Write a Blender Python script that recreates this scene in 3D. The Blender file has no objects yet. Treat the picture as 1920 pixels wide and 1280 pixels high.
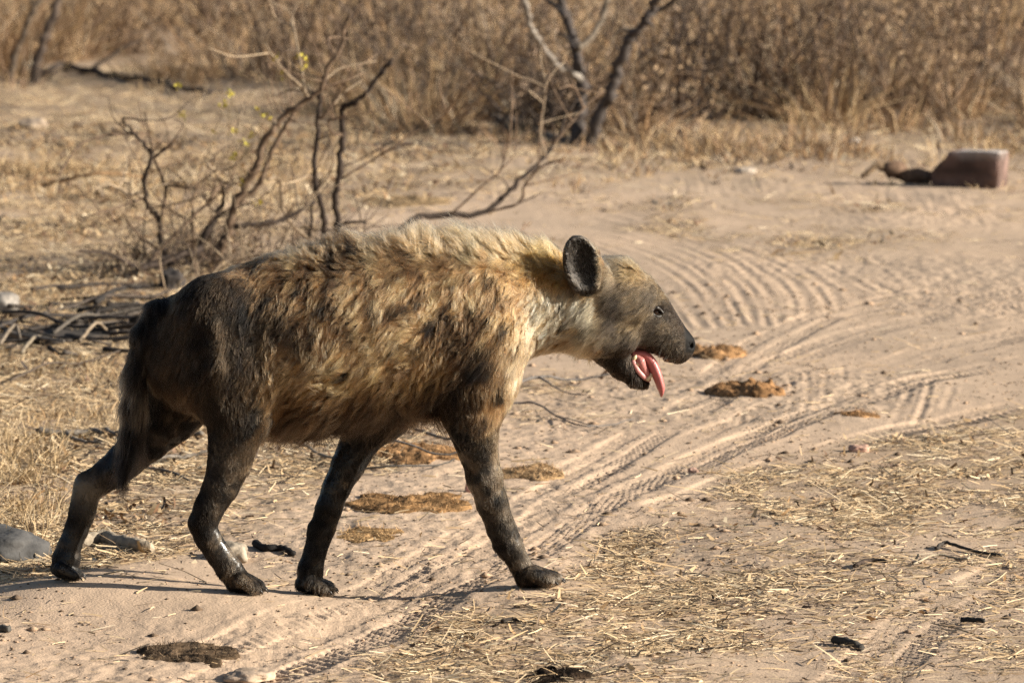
import bpy, math, random
import numpy as np
from mathutils import Vector, kdtree

rng = np.random.default_rng(7)
random.seed(7)
sc = bpy.context.scene
col = sc.collection

# ------------------------------------------------------------------ camera
CAM = np.array([0.0, -12.0, 2.0])
FPX = 9600.0                      # focal length in pixels of the 1920 px wide photograph
PITCH = math.radians(6.66)
cam_d = bpy.data.cameras.new('camera')
cam = bpy.data.objects.new('camera', cam_d)
col.objects.link(cam)
cam.location = CAM
cam.rotation_euler = (math.pi / 2 - PITCH, 0, 0)
cam_d.sensor_width = 36.0
cam_d.lens = 36.0 * FPX / 1920.0
cam_d.clip_start = 0.1
cam_d.clip_end = 2000.0
cam_d.dof.use_dof = True
cam_d.dof.focus_distance = 12.02
cam_d.dof.aperture_fstop = 7.0
cam_d.dof.aperture_blades = 7
sc.camera = cam

# ------------------------------------------------------------------ light
SUN_EL, SUN_AZ = math.radians(21.0), math.radians(-9.0)   # azimuth from +X, negative = camera side
sunv = Vector((math.cos(SUN_EL) * math.cos(SUN_AZ), math.cos(SUN_EL) * math.sin(SUN_AZ), math.sin(SUN_EL)))
world = bpy.data.worlds.new('World')
sc.world = world
world.use_nodes = True
wn = world.node_tree
sky = wn.nodes.new('ShaderNodeTexSky')
sky.sky_type = 'NISHITA'
sky.sun_disc = False
sky.sun_elevation = SUN_EL
sky.sun_rotation = math.atan2(sunv.x, sunv.y)
sky.dust_density = 2.0
wn.links.new(sky.outputs[0], wn.nodes['Background'].inputs[0])
wn.nodes['Background'].inputs[1].default_value = 0.05
sun_d = bpy.data.lights.new('sun', 'SUN')
sun_d.energy = 5.0
sun_d.angle = math.radians(0.55)
sun_d.color = (1.0, 0.925, 0.80)
sun = bpy.data.objects.new('sun', sun_d)
col.objects.link(sun)
sun.rotation_euler = sunv.to_track_quat('Z', 'Y').to_euler()
sun.location = sunv * 30

sc.view_settings.view_transform = 'Standard'
sc.view_settings.look = 'None'
sc.view_settings.gamma = 1.0
sc.view_settings.exposure = 0.95
sc.view_settings.use_curve_mapping = False
sc.render.engine = 'CYCLES'
sc.cycles.use_denoising = True
sc.cycles.denoiser = 'OPENIMAGEDENOISE'
sc.cycles.denoising_input_passes = 'RGB_ALBEDO_NORMAL'
sc.cycles.denoising_prefilter = 'NONE'
sc.cycles.use_adaptive_sampling = False
sc.cycles.max_bounces = 8
sc.cycles.diffuse_bounces = 3
sc.cycles.glossy_bounces = 3
sc.cycles.transmission_bounces = 6
sc.cycles.caustics_reflective = False
sc.cycles.caustics_refractive = False
sc.cycles_curves.shape = 'RIBBONS'

# ------------------------------------------------------------------ pixel -> world aids
FWD = np.array([0.0, math.cos(PITCH), -math.sin(PITCH)])
UPV = np.array([0.0, math.sin(PITCH), math.cos(PITCH)])
RGT = np.array([1.0, 0.0, 0.0])

def ray(px, py):
    return FWD + RGT * ((px - 960.0) / FPX) + UPV * ((640.0 - py) / FPX)

def P(px, py, Y):
    d = ray(px, py)
    return CAM + d * ((Y - CAM[1]) / d[1])

def project(p):
    q = np.asarray(p) - CAM
    z = q @ FWD
    return 960.0 + FPX * (q @ RGT) / z, 640.0 - FPX * (q @ UPV) / z

def sstep(a, b, x):
    t = np.clip((x - a) / (b - a), 0, 1)
    return t * t * (3 - 2 * t)

# ------------------------------------------------------------------ noise
def _hash(i, j, k, seed):
    h = (i.astype(np.int64) * 374761393 + j.astype(np.int64) * 668265263 + k.astype(np.int64) * 2147483647 + seed * 974711)
    h = (h ^ (h >> 13)) * 1274126177
    h = h ^ (h >> 16)
    return ((h & 0xFFFFFF).astype(np.float32)) / float(0xFFFFFF) * 2 - 1

def noise2(x, y, seed=0):
    xi = np.floor(x); yi = np.floor(y)
    fx = (x - xi).astype(np.float32); fy = (y - yi).astype(np.float32)
    ux = fx * fx * (3 - 2 * fx); uy = fy * fy * (3 - 2 * fy)
    z = np.zeros_like(xi)
    a = _hash(xi, yi, z, seed); b = _hash(xi + 1, yi, z, seed)
    c = _hash(xi, yi + 1, z, seed); d = _hash(xi + 1, yi + 1, z, seed)
    return (a * (1 - ux) + b * ux) * (1 - uy) + (c * (1 - ux) + d * ux) * uy

def noise3(x, y, z, seed=0):
    xi = np.floor(x); yi = np.floor(y); zi = np.floor(z)
    fx = x - xi; fy = y - yi; fz = z - zi
    ux = fx * fx * (3 - 2 * fx); uy = fy * fy * (3 - 2 * fy); uz = fz * fz * (3 - 2 * fz)
    r = 0
    for dz in (0, 1):
        wz = uz if dz else 1 - uz
        for dy in (0, 1):
            wy = uy if dy else 1 - uy
            a = _hash(xi, yi + dy, zi + dz, seed); b = _hash(xi + 1, yi + dy, zi + dz, seed)
            r = r + wz * wy * (a * (1 - ux) + b * ux)
    return r

def fbm3(p, s, seed=0, oct=3):
    r = 0; a = 1.0
    for o in range(oct):
        r = r + a * noise3(p[:, 0] * s, p[:, 1] * s, p[:, 2] * s, seed + o * 17)
        s *= 2.03; a *= 0.5
    return r

# ------------------------------------------------------------------ mesh helpers
def catmull(pts, n=6):
    pts = [np.asarray(p, float) for p in pts]
    if len(pts) < 3:
        return np.array([pts[0] + (pts[-1] - pts[0]) * t for t in np.linspace(0, 1, n + 1)])
    q = [2 * pts[0] - pts[1]] + pts + [2 * pts[-1] - pts[-2]]
    out = []
    for i in range(1, len(q) - 2):
        for k in range(n):
            t = k / n
            a, b, c, d = q[i - 1], q[i], q[i + 1], q[i + 2]
            out.append(0.5 * ((2 * b) + (-a + c) * t + (2 * a - 5 * b + 4 * c - d) * t * t + (-a + 3 * b - 3 * c + d) * t ** 3))
    out.append(pts[-1])
    return np.array(out)

def make_mesh(name, verts, faces, smooth=True, colors=None, alpha=None):
    """faces: int array (n,3|4) or a list of such arrays; colors: per-vertex rgb"""
    if not isinstance(faces, list):
        faces = [faces]
    me = bpy.data.meshes.new(name)
    verts = np.ascontiguousarray(verts, np.float32)
    me.vertices.add(len(verts))
    me.vertices.foreach_set('co', verts.ravel())
    loops = np.concatenate([np.asarray(f, np.int32).ravel() for f in faces])
    sizes = np.concatenate([np.full(len(f), np.asarray(f).shape[1], np.int32) for f in faces])
    starts = np.concatenate([[0], np.cumsum(sizes)[:-1]]).astype(np.int32)
    me.loops.add(len(loops))
    me.loops.foreach_set('vertex_index', loops)
    me.polygons.add(len(sizes))
    me.polygons.foreach_set('loop_start', starts)
    me.update(calc_edges=True)
    if smooth:
        me.polygons.foreach_set('use_smooth', np.ones(len(sizes), bool))
    if colors is not None:
        ca = me.color_attributes.new('tint', 'FLOAT_COLOR', 'POINT')
        c4 = np.ones((len(verts), 4), np.float32); c4[:, :3] = colors
        if alpha is not None: c4[:, 3] = alpha
        ca.data.foreach_set('color', c4.ravel())
    me.validate()
    return me

def link(name, data, mat=None, parent=None, label=None, cat=None, group=None, kind=None, loc=None):
    o = bpy.data.objects.new(name, data)
    col.objects.link(o)
    if mat is not None:
        data.materials.clear(); data.materials.append(mat)
    if parent is not None:
        o.parent = parent
    if loc is not None:
        o.location = loc
    for k, v in (('label', label), ('category', cat), ('group', group), ('kind', kind)):
        if v:
            o[k] = v
    return o

class MB:
    def __init__(s): s.v = []; s.q = []; s.t = []; s.c = []; s.n = 0
    def add(s, v, q=None, t=None, c=None):
        v = np.asarray(v, float)
        s.v.append(v)
        if q is not None and len(q): s.q.append(np.asarray(q, int) + s.n)
        if t is not None and len(t): s.t.append(np.asarray(t, int) + s.n)
        s.c.append(np.broadcast_to(np.asarray(c if c is not None else (1, 1, 1), float), (len(v), 3)))
        s.n += len(v)
    def mesh(s, name, smooth=True, origin=(0, 0, 0)):
        f = []
        if s.q: f.append(np.concatenate(s.q))
        if s.t: f.append(np.concatenate(s.t))
        return make_mesh(name, np.concatenate(s.v) - np.asarray(origin), f, smooth, np.concatenate(s.c))

def tube(path, radii, sides=7, rough=0.0, seed=0):
    path = np.asarray(path, float); n = len(path)
    radii = np.broadcast_to(np.asarray(radii, float), (n,))
    tan = np.gradient(path, axis=0); tan /= np.linalg.norm(tan, axis=1)[:, None] + 1e-9
    ref = np.array([0.31, 0.77, 0.55])
    a = np.cross(tan, ref); a /= np.linalg.norm(a, axis=1)[:, None] + 1e-9
    b = np.cross(tan, a)
    r_ = np.random.default_rng(seed)
    ang = np.arange(sides) / sides * 2 * math.pi
    rr = radii[:, None] * (1 + rough * r_.normal(size=(n, sides)))
    v = path[:, None, :] + rr[..., None] * (np.cos(ang)[None, :, None] * a[:, None, :] + np.sin(ang)[None, :, None] * b[:, None, :])
    v = v.reshape(-1, 3)
    i = np.arange(n - 1)[:, None] * sides; j = np.arange(sides)[None, :]; k = (j + 1) % sides
    q = np.stack([i + j, i + k, i + sides + k, i + sides + j], -1).reshape(-1, 4)
    v = np.concatenate([v, [path[0] - tan[0] * radii[0] * 0.4, path[-1] + tan[-1] * radii[-1] * 0.4]])
    c0, c1 = n * sides, n * sides + 1
    t = np.array([[c0, (m + 1) % sides, m] for m in range(sides)] + [[c1, (n - 1) * sides + m, (n - 1) * sides + (m + 1) % sides] for m in range(sides)])
    return v, q, t

def ribbons(c, d, L, W, bend, up, seg=2, taper=0.35):
    """blades: centre-bottom c (n,3), unit dir d, length, width, bend vector added quadratically, up = face normal hint"""
    n = len(c)
    side = np.cross(d, up); side /= np.linalg.norm(side, axis=1)[:, None] + 1e-9
    ts = np.linspace(0, 1, seg + 1)
    V = np.zeros((n, seg + 1, 2, 3))
    for i, t in enumerate(ts):
        p = c + d * (L * t)[:, None] + bend * (t * t)
        w = (W * (1 - (1 - taper) * t))[:, None] * 0.5
        V[:, i, 0] = p - side * w; V[:, i, 1] = p + side * w
    V = V.reshape(-1, 3)
    base = (np.arange(n) * (seg + 1) * 2)[:, None]
    q = np.concatenate([np.stack([base[:, 0] + 2 * i, base[:, 0] + 2 * i + 1, base[:, 0] + 2 * i + 3, base[:, 0] + 2 * i + 2], -1) for i in range(seg)])
    return V, q

# ------------------------------------------------------------------ materials
def mat_new(name):
    m = bpy.data.materials.new(name); m.use_nodes = True
    nt = m.node_tree
    return m, nt, nt.nodes['Principled BSDF']

def mat_tint(name, rough=0.85, var=0.25, scale=60.0, bump=0.0, bscale=200.0, spec=0.2, transl=0.0):
    """colour comes from the mesh's own 'tint', broken up by noise"""
    m, nt, b = mat_new(name)
    at = nt.nodes.new('ShaderNodeAttribute'); at.attribute_name = 'tint'
    tc = nt.nodes.new('ShaderNodeTexCoord')
    nz = nt.nodes.new('ShaderNodeTexNoise'); nz.inputs['Scale'].default_value = scale; nz.inputs['Detail'].default_value = 5
    nt.links.new(tc.outputs['Object'], nz.inputs['Vector'])
    mr = nt.nodes.new('ShaderNodeMapRange')
    mr.inputs[1].default_value = 0.25; mr.inputs[2].default_value = 0.75
    mr.inputs[3].default_value = 1 - var; mr.inputs[4].default_value = 1 + var
    nt.links.new(nz.outputs[0], mr.inputs[0])
    mx = nt.nodes.new('ShaderNodeVectorMath'); mx.operation = 'SCALE'
    nt.links.new(at.outputs['Color'], mx.inputs[0]); nt.links.new(mr.outputs[0], mx.inputs['Scale'])
    nt.links.new(mx.outputs[0], b.inputs['Base Color'])
    b.inputs['Roughness'].default_value = rough
    b.inputs['Specular IOR Level'].default_value = spec
    if bump:
        n2 = nt.nodes.new('ShaderNodeTexNoise'); n2.inputs['Scale'].default_value = bscale; n2.inputs['Detail'].default_value = 6
        nt.links.new(tc.outputs['Object'], n2.inputs['Vector'])
        bp = nt.nodes.new('ShaderNodeBump'); bp.inputs['Strength'].default_value = 1.0; bp.inputs['Distance'].default_value = bump
        nt.links.new(n2.outputs[0], bp.inputs['Height']); nt.links.new(bp.outputs[0], b.inputs['Normal'])
    return m

M_sand = mat_tint('sand', 0.95, 0.10, 9.0, 0.0022, 160.0, 0.1)
M_straw = mat_tint('dry_straw', 0.7, 0.18, 30.0, 0, 0, 0.3)
M_bark = mat_tint('bark', 0.85, 0.4, 45.0, 0.004, 90.0, 0.2)
M_stone = mat_tint('stone', 0.9, 0.3, 14.0, 0.006, 40.0, 0.25)
M_dung = mat_tint('dung', 0.95, 0.45, 55.0, 0.006, 140.0, 0.05)
M_leaf = mat_tint('young_leaf', 0.6, 0.2, 80.0, 0, 0, 0.3)
M_hide = mat_tint('hide', 0.38, 0.35, 60.0, 0.0012, 160.0, 0.4)
_nt = M_hide.node_tree; _mr = _nt.nodes.new('ShaderNodeMapRange')
_mr.inputs[3].default_value = 0.85; _mr.inputs[4].default_value = 0.2
_nt.links.new([n for n in _nt.nodes if n.type == 'ATTRIBUTE'][0].outputs['Alpha'], _mr.inputs[0])
_nt.links.new(_mr.outputs[0], _nt.nodes['Principled BSDF'].inputs['Roughness'])
_ms = _nt.nodes.new('ShaderNodeMapRange'); _ms.inputs[3].default_value = 0.06; _ms.inputs[4].default_value = 0.5
_nt.links.new([n for n in _nt.nodes if n.type == 'ATTRIBUTE'][0].outputs['Alpha'], _ms.inputs[0])
_nt.links.new(_ms.outputs[0], _nt.nodes['Principled BSDF'].inputs['Specular IOR Level'])
M_wet = mat_tint('wet_flesh', 0.36, 0.15, 90.0, 0.0008, 300.0, 0.5)
M_tooth = mat_tint('tooth', 0.3, 0.15, 90.0, 0, 0, 0.5)
M_eye = mat_tint('eye', 0.05, 0.1, 300.0, 0, 0, 0.6)
M_claw = mat_tint('claw', 0.4, 0.3, 90.0, 0, 0, 0.4)

# ================================================================== hyena frame (needed by the ground: the feet press on it)
HEAD_A = math.radians(9.0)
ca, sa = math.cos(HEAD_A), math.sin(HEAD_A)
NPL = np.array([-sa, ca, 0.0])        # lateral axis, + = far side
AXF = np.array([ca, sa, 0.0])         # forward axis

def B(px, py, L=0.0):
    """body coordinates (forward, lateral, up) of the point seen at a pixel at lateral offset L"""
    d = ray(px, py)
    t = (L - CAM @ NPL) / (d @ NPL)
    p = CAM + d * t
    return np.array([p @ AXF, L, p[2]])

def body_world(b):
    b = np.asarray(b)
    return b[..., 0:1] * AXF + b[..., 1:2] * NPL + b[..., 2:3] * np.array([0, 0, 1.0])

PX = 1.0 / 793.0                      # metres per photo pixel at the animal
FEET = {'near_front': (1012, 1100, -0.06), 'far_front': (590, 1115, 0.055),
        'near_hind': (460, 1112, -0.065), 'far_hind': (125, 1089, 0.075)}
foot_w = {k: body_world(B(*v)) for k, v in FEET.items()}
fx = np.array([p[:2] for p in foot_w.values()]); fz = np.array([p[2] for p in foot_w.values()])
SIG = 0.20
_A = np.exp(-((fx[:, None] - fx[None]) ** 2).sum(-1) / (2 * SIG ** 2))
_W = np.linalg.solve(_A, fz)

# ================================================================== ground
def Gflat(px, py, z=0.0):
    d = ray(px, py)
    t = (z - CAM[2]) / d[2]
    return (CAM + d * t)

TRACKS = [
    # pixels of the centre line, half width (m), type
    ([(300, 1330), (430, 1270), (560, 1220), (700, 1160), (830, 1100), (930, 1045), (1050, 972), (1200, 890), (1400, 792), (1600, 708), (1750, 660), (1960, 615)], 0.115, 'tread'),
    ([(330, 1240), (470, 1190), (620, 1130), (760, 1070), (880, 1010), (1010, 935), (1160, 860)], 0.07, 'tread'),
    ([(1250, 960), (1400, 890), (1560, 835), (1740, 790), (1960, 750)], 0.08, 'tread'),
    ([(1350, 700), (1440, 640), (1560, 590), (1720, 566), (1960, 548)], 0.09, 'tread'),
    ([(1040, 905), (1150, 850), (1290, 762), (1400, 705), (1510, 656), (1640, 618), (1780, 592), (1960, 574)], 0.085, 'tread'),
    ([(1180, 925), (1330, 850), (1480, 790), (1640, 735), (1780, 700), (1960, 668)], 0.07, 'tread'),
    ([(1560, 1330), (1680, 1200), (1800, 1120), (1960, 1050)], 0.10, 'tread'),
    ([(1040, 440), (1130, 470), (1210, 505), (1275, 555), (1320, 615)], 0.022, 'groove'),
    ([(1040, 425), (1160, 455), (1260, 495), (1330, 548), (1372, 612)], 0.022, 'groove'),
    ([(1060, 415), (1200, 446), (1310, 490), (1385, 548), (1418, 608)], 0.022, 'groove'),
    ([(1080, 405), (1250, 440), (1370, 490), (1440, 552), (1462, 610)], 0.022, 'groove'),
    ([(1120, 400), (1300, 440), (1420, 486), (1500, 545), (1515, 600)], 0.022, 'groove'),
    ([(1240, 420), (1390, 456), (1490, 498), (1560, 548), (1578, 585)], 0.022, 'groove'),
    ([(1300, 420), (1450, 452), (1570, 494), (1650, 540), (1700, 556)], 0.024, 'groove'),
    ([(1340, 412), (1500, 445), (1640, 488), (1720, 540)], 0.024, 'groove'),
    ([(1060, 384), (1180, 402), (1260, 425), (1400, 440)], 0.035, 'groove'),
    ([(1290, 384), (1400, 402), (1520, 414), (1700, 422)], 0.035, 'groove'),
    ([(1560, 440), (1700, 462), (1820, 488), (1960, 520)], 0.03, 'groove'),
    ([(1480, 660), (1530, 600), (1620, 565), (1760, 545), (1960, 530)], 0.03, 'groove'),
    ([(640, 385), (800, 380), (960, 372), (1140, 378)], 0.05, 'groove'),
    ([(1480, 700), (1485, 740), (1475, 780)], 0.012, 'groove'), ([(1510, 690), (1515, 730), (1505, 770)], 0.012, 'groove'),
    ([(1545, 680), (1548, 716), (1540, 750)], 0.012, 'groove'), ([(1580, 672), (1582, 704), (1572, 735)], 0.012, 'groove'),
    ([(1710, 720), (1690, 760), (1668, 800)], 0.014, 'groove'), ([(1745, 705), (1735, 750), (1712, 792)], 0.014, 'groove'),
    ([(1790, 690), (1782, 735), (1760, 780)], 0.014, 'groove'), ([(1385, 745), (1390, 770), (1383, 795)], 0.012, 'groove'),
]
_tr = []
TRACKS += [([(x - 22, y + 6) for x, y in p_], h_ * 0.8, t_) for p_, h_, t_ in TRACKS if t_ == 'groove' and 0.02 <= h_ <= 0.025]
for pts, hw, ty in TRACKS:
    w = catmull([Gflat(*p)[:2] for p in pts], 8)
    _tr.append((w, hw, ty))

def track_height(x, y):
    h = np.zeros_like(x)
    for ti, (w, hw, ty) in enumerate(_tr):
        mrg = hw * 1.8 + 0.01
        sel = np.nonzero((x > w[:, 0].min() - mrg) & (x < w[:, 0].max() + mrg) & (y > w[:, 1].min() - mrg) & (y < w[:, 1].max() + mrg))[0]
        if not len(sel):
            continue
        X = x[sel]; Y = y[sel]
        wob = noise2(X * 5, Y * 5, 40 + ti) * hw * 0.12
        best = np.full(len(sel), 1e9); ss = np.zeros(len(sel)); sd = np.zeros(len(sel))
        acc = 0.0
        for a, b in zip(w[:-1], w[1:]):
            e = b - a; l = math.hypot(*e)
            if l < 1e-6: continue
            t = np.clip(((X - a[0]) * e[0] + (Y - a[1]) * e[1]) / (l * l), 0, 1)
            dx = X - a[0] - t * e[0]; dy = Y - a[1] - t * e[1]
            d = np.hypot(dx, dy)
            m = d < best
            best[m] = d[m]; ss[m] = acc + t[m] * l
            sd[m] = (e[0] * dy - e[1] * dx)[m] / l
            acc += l
        u = (sd + wob) / hw
        au = np.abs(u)
        end = sstep(0, 0.12, ss) * sstep(0, 0.12, acc - ss)
        fade = np.clip(0.62 + 0.7 * noise2(X * 2.3, Y * 1.6, 60 + ti) + 0.4 * noise2(X * 9, Y * 6, 61 + ti), 0.0, 1.15)
        if ty == 'tread':
            inside = sstep(1.05, 0.9, au)
            lug = np.sin(2 * math.pi * (ss + 0.05 * au) / 0.034 + 0.6 * noise2(X * 9, Y * 9, 80))
            lug = sstep(-0.35, 0.35, lug) * sstep(0.14, 0.26, au) * sstep(1.0, 0.88, au)
            if ti == 0: fade = np.maximum(fade, 0.75 * sstep(2.0, 0.6, Y))
            kk_ = 1 + (0.45 * sstep(2.4, 0.5, Y) if ti == 0 else 0)
            hh = -0.002 * inside * fade - 0.0062 * kk_ * lug * fade + 0.001 * fade * np.exp(-((au - 1.2) / 0.2) ** 2)
        else:
            lug = 0.55 + 0.45 * np.sin(2 * math.pi * ss / 0.05 + ti)
            hh = (-0.0048 * np.exp(-(u / 0.62) ** 2) * lug + 0.0012 * np.exp(-((au - 1.4) / 0.4) ** 2)) * fade
        h[sel] += hh * end
    return h

def H(x, y, detail=True):
    x = np.asarray(x, float); y = np.asarray(y, float)
    sh = x.shape
    x = x.ravel(); y = y.ravel()
    far = sstep(14, 40, y)
    h = 0.016 * noise2(x * 0.9, y * 0.55, 1) + 0.009 * noise2(x * 3.1, y * 2.2, 2)
    foot = np.zeros_like(x); near = np.zeros_like(x)
    for (ax, ay), wgt in zip(fx, _W):
        d2 = (x - ax) ** 2 + (y - ay) ** 2
        foot += wgt * np.exp(-d2 / (2 * SIG ** 2))
        near = np.maximum(near, np.exp(-d2 / (2 * 0.11 ** 2)))
    h = h * (1 - near) + foot
    if detail:
        dm = (1 - near)
        rough = 0.22 + 0.7 * sstep(-0.05, 0.5, noise2(x * 1.1 + 3, y * 0.8, 9))
        h = h + rough * (0.0035 * noise2(x * 13, y * 11, 3) + 0.0032 * noise2(x * 31, y * 26, 4) + 0.0022 * noise2(x * 75, y * 60, 5)) * (0.35 + 0.65 * dm)
        h = h + track_height(x, y) * dm
    h = h + 0.25 * far * noise2(x * 0.11, y * 0.11, 12)
    return h.reshape(sh)

def G(px, py):
    z = 0.0
    for _ in range(4):
        p = Gflat(px, py, z)
        z = float(H(np.array([p[0]]), np.array([p[1]]), False)[0])
    return np.array([p[0], p[1], float(H(np.array([p[0]]), np.array([p[1]]))[0])])

def litter(px, py, x, y):
    """how much straw lies at a spot (0..1)"""
    n1 = noise2(x * 1.3, y * 0.8, 21); n2 = noise2(x * 4.2, y * 2.6, 22)
    n = 0.6 * n1 + 0.5 * n2
    # straw verge on the near side of the wheel track
    line = np.interp(px, [400, 620, 1000, 1250, 1500, 1920], [1290, 1225, 1085, 950, 850, 735])
    a = sstep(-10, 60, py - line + 40 * n) * sstep(2050, 1500, px + 0.9 * (py - 900) + 200 * n)
    a = np.maximum(a, 0.35 * sstep(-10, 60, py - line))
    a = np.maximum(a, 0.9 * sstep(1280, 1400, px) * sstep(0, 50, py - np.interp(px, [1300, 1920], [870, 740])) * sstep(1040, 960, py))
    # left verge
    edge = np.interp(py, [150, 430, 560, 700, 800, 900, 1000, 1060, 1090], [2200, 420, 620, 780, 880, 660, 420, 240, 60])
    b = sstep(30, -80, px - edge + 120 * n) * sstep(1110, 1070, py + 20 * n)
    # far grass strip
    c = sstep(360, 290, py + 40 * n)
    e = 0.55 * sstep(0.1, 0.5, n) * sstep(520, 430, py)
    g = 0.8 * np.exp(-(((px - 1560) / 190) ** 2 + ((py - 455) / 26) ** 2))
    f = 0.5 * sstep(680, 720, py) * sstep(800, 760, py) * sstep(930, 980, px) * sstep(1180, 1050, px)
    return np.clip(np.maximum.reduce([a * 0.85, b * 1.15, c, e, f, g]) * (0.75 + 0.5 * n2), 0, 1)

def make_ground():
    def grow(start, step, g, end):
        out = [start]
        while out[-1] < end:
            out.append(out[-1] + step); step *= g
        return out
    xs_mid = np.arange(-1.40, 2.0, 0.0058)
    xr = grow(xs_mid[-1], 0.008, 1.11, 900)[1:]
    xl = [-(v) for v in grow(-xs_mid[0], 0.008, 1.11, 900)[1:]][::-1]
    xs = np.array(xl + list(xs_mid) + xr)
    ys_mid = grow(-1.25, 0.0079, 1.0016, 9.6)
    yf = grow(ys_mid[-1], 0.025, 1.07, 1500)[1:]
    yb = [-(v) for v in grow(1.25, 0.01, 1.13, 60)[1:]][::-1]
    ys = np.array(yb + ys_mid + yf)
    X, Y = np.meshgrid(xs, ys)
    Z = H(X, Y)
    nx, ny = len(xs), len(ys)
    v = np.stack([X, Y, Z], -1).reshape(-1, 3)
    i = np.arange(nx - 1)[None, :]; j = np.arange(ny - 1)[:, None] * nx
    q = np.stack([j + i, j + i + 1, j + nx + i + 1, j + nx + i], -1).reshape(-1, 4)
    px, py = project(v)
    px = np.nan_to_num(px); py = np.nan_to_num(py)
    ok = v[:, 1] > -11
    lit = np.where(ok, litter(px, py, v[:, 0], v[:, 1]), 0.5)
    lit = np.where(v[:, 1] > 14, 1.0, lit)
    n = 0.5 + 0.5 * noise2(v[:, 0] * 2.1, v[:, 1] * 1.5, 31)
    n2 = 0.5 + 0.5 * noise2(v[:, 0] * 24, v[:, 1] * 18, 32)
    sandA = np.array([0.53, 0.388, 0.275]); sandB = np.array([0.46, 0.345, 0.25]); soil = np.array([0.27, 0.195, 0.125])
    c = sandA * (1 - n)[:, None] + sandB * n[:, None]
    k = (lit * (0.35 + 0.5 * n2))[:, None]
    c = c * (1 - k) + soil * k
    me = make_mesh('ground', v, q, True, c)
    return link('ground', me, M_sand, label='pale sandy dirt ground with tyre tracks and scattered straw', kind='structure')
make_ground()

# ================================================================== the hyena body (signed distance shapes -> one surface)
VOX = 0.0045
lo = np.array([B(66, 640)[0], -0.215, -0.03]); hi = np.array([B(1318, 640)[0], 0.215, 0.90])
shape = np.ceil((hi - lo) / VOX).astype(int) + 1
axX = lo[0] + np.arange(shape[0]) * VOX; axL = lo[1] + np.arange(shape[1]) * VOX; axZ = lo[2] + np.arange(shape[2]) * VOX

def smin(a, b, k):
    h = np.clip(0.5 + 0.5 * (b - a) / k, 0, 1)
    return b * (1 - h) + a * h - k * h * (1 - h)

def cone(p, a, b, ra, rb, s):
    e = b - a
    w = np.array([1, 1 / s, 1])
    d = (p[0] - a[0], (p[1] - a[1]), p[2] - a[2])
    t = np.clip((d[0] * e[0] + d[1] * e[1] + d[2] * e[2]) / (e @ e + 1e-12), 0, 1)
    q = np.sqrt((d[0] - t * e[0]) ** 2 + ((d[1] - t * e[1]) / s) ** 2 + (d[2] - t * e[2]) ** 2)
    return (q - (ra + (rb - ra) * t)) * (0.5 + 0.5 * s)

# torso and neck: stations (px, top, bottom, half width m)
ST = np.array([
    (262, 640, 660, 0.01), (285, 596, 720, 0.055), (315, 566, 752, 0.088), (345, 546, 768, 0.110), (395, 519, 782, 0.128), (440, 501, 788, 0.137),
    (505, 484, 790, 0.144), (560, 477, 790, 0.152), (620, 471, 784, 0.158), (700, 465, 770, 0.158), (780, 462, 756, 0.150),
    (830, 461, 742, 0.140), (880, 461, 730, 0.128), (925, 464, 712, 0.113), (955, 468, 684, 0.101), (985, 473, 664, 0.091), (1020, 480, 657, 0.085), (1060, 488, 653, 0.080),
    (1100, 500, 646, 0.076), (1135, 520, 638, 0.06), (1150, 560, 600, 0.01)], float)
_t = np.array([B(a, b) for a, b in ST[:, :2]]); _b = np.array([B(a, b) for a, b in ST[:, [0, 2]]])
ST_X = _t[:, 0]; ST_T = _t[:, 2]; ST_B = _b[:, 2]

def torso(p):
    X = p[0]
    zt = np.interp(X, ST_X, ST_T); zb = np.interp(X, ST_X, ST_B); w = np.interp(X, ST_X, ST[:, 3])
    c = (zt + zb) / 2; h = np.maximum((zt - zb) / 2, 0.004)
    s = (p[2] - c) / h
    wf = w * (1.0 - 0.20 * np.clip(s, -1, 1) - 0.06 * np.clip(s, -1, 1) ** 2)
    q = np.sqrt(np.abs(s) ** 2.15 + np.abs(p[1] / wf) ** 2.15)
    end = np.maximum(ST_X[0] - X, X - ST_X[-1])
    return np.maximum((q - 1) * np.minimum(h, w) * 0.9, end)

PR = []   # (group, a, b, ra, rb, lateral squash, blend)
def chain(group, pts, s=0.8, k=0.02):
    for (x0, y0, l0, r0), (x1, y1, l1, r1) in zip(pts[:-1], pts[1:]):
        PR.append((group, B(x0, y0, l0), B(x1, y1, l1), r0 * PX, r1 * PX, s, k))

# near hind leg
chain('near_hind', [(405, 600, -0.055, 84), (425, 700, -0.075, 78), (446, 780, -0.085, 58)], 0.72, 0.03)
chain('near_hind', [(402, 610, -0.128, 10), (408, 690, -0.140, 12), (414, 760, -0.128, 9)], 1.0, 0.02)      # haunch tendon ridges
chain('near_hind', [(492, 640, -0.118, 12), (499, 710, -0.120, 14), (486, 785, -0.110, 12)], 1.0, 0.02)
chain('near_hind', [(446, 785, -0.085, 56), (430, 868, -0.08, 39), (414, 912, -0.078, 33), (393, 950, -0.075, 28), (382, 978, -0.073, 27)], 0.72, 0.006)
chain('near_hind', [(374, 980, -0.073, 22), (390, 1008, -0.072, 24), (408, 1036, -0.07, 23), (430, 1066, -0.068, 24), (446, 1086, -0.066, 22)], 0.74, 0.005)
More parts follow.
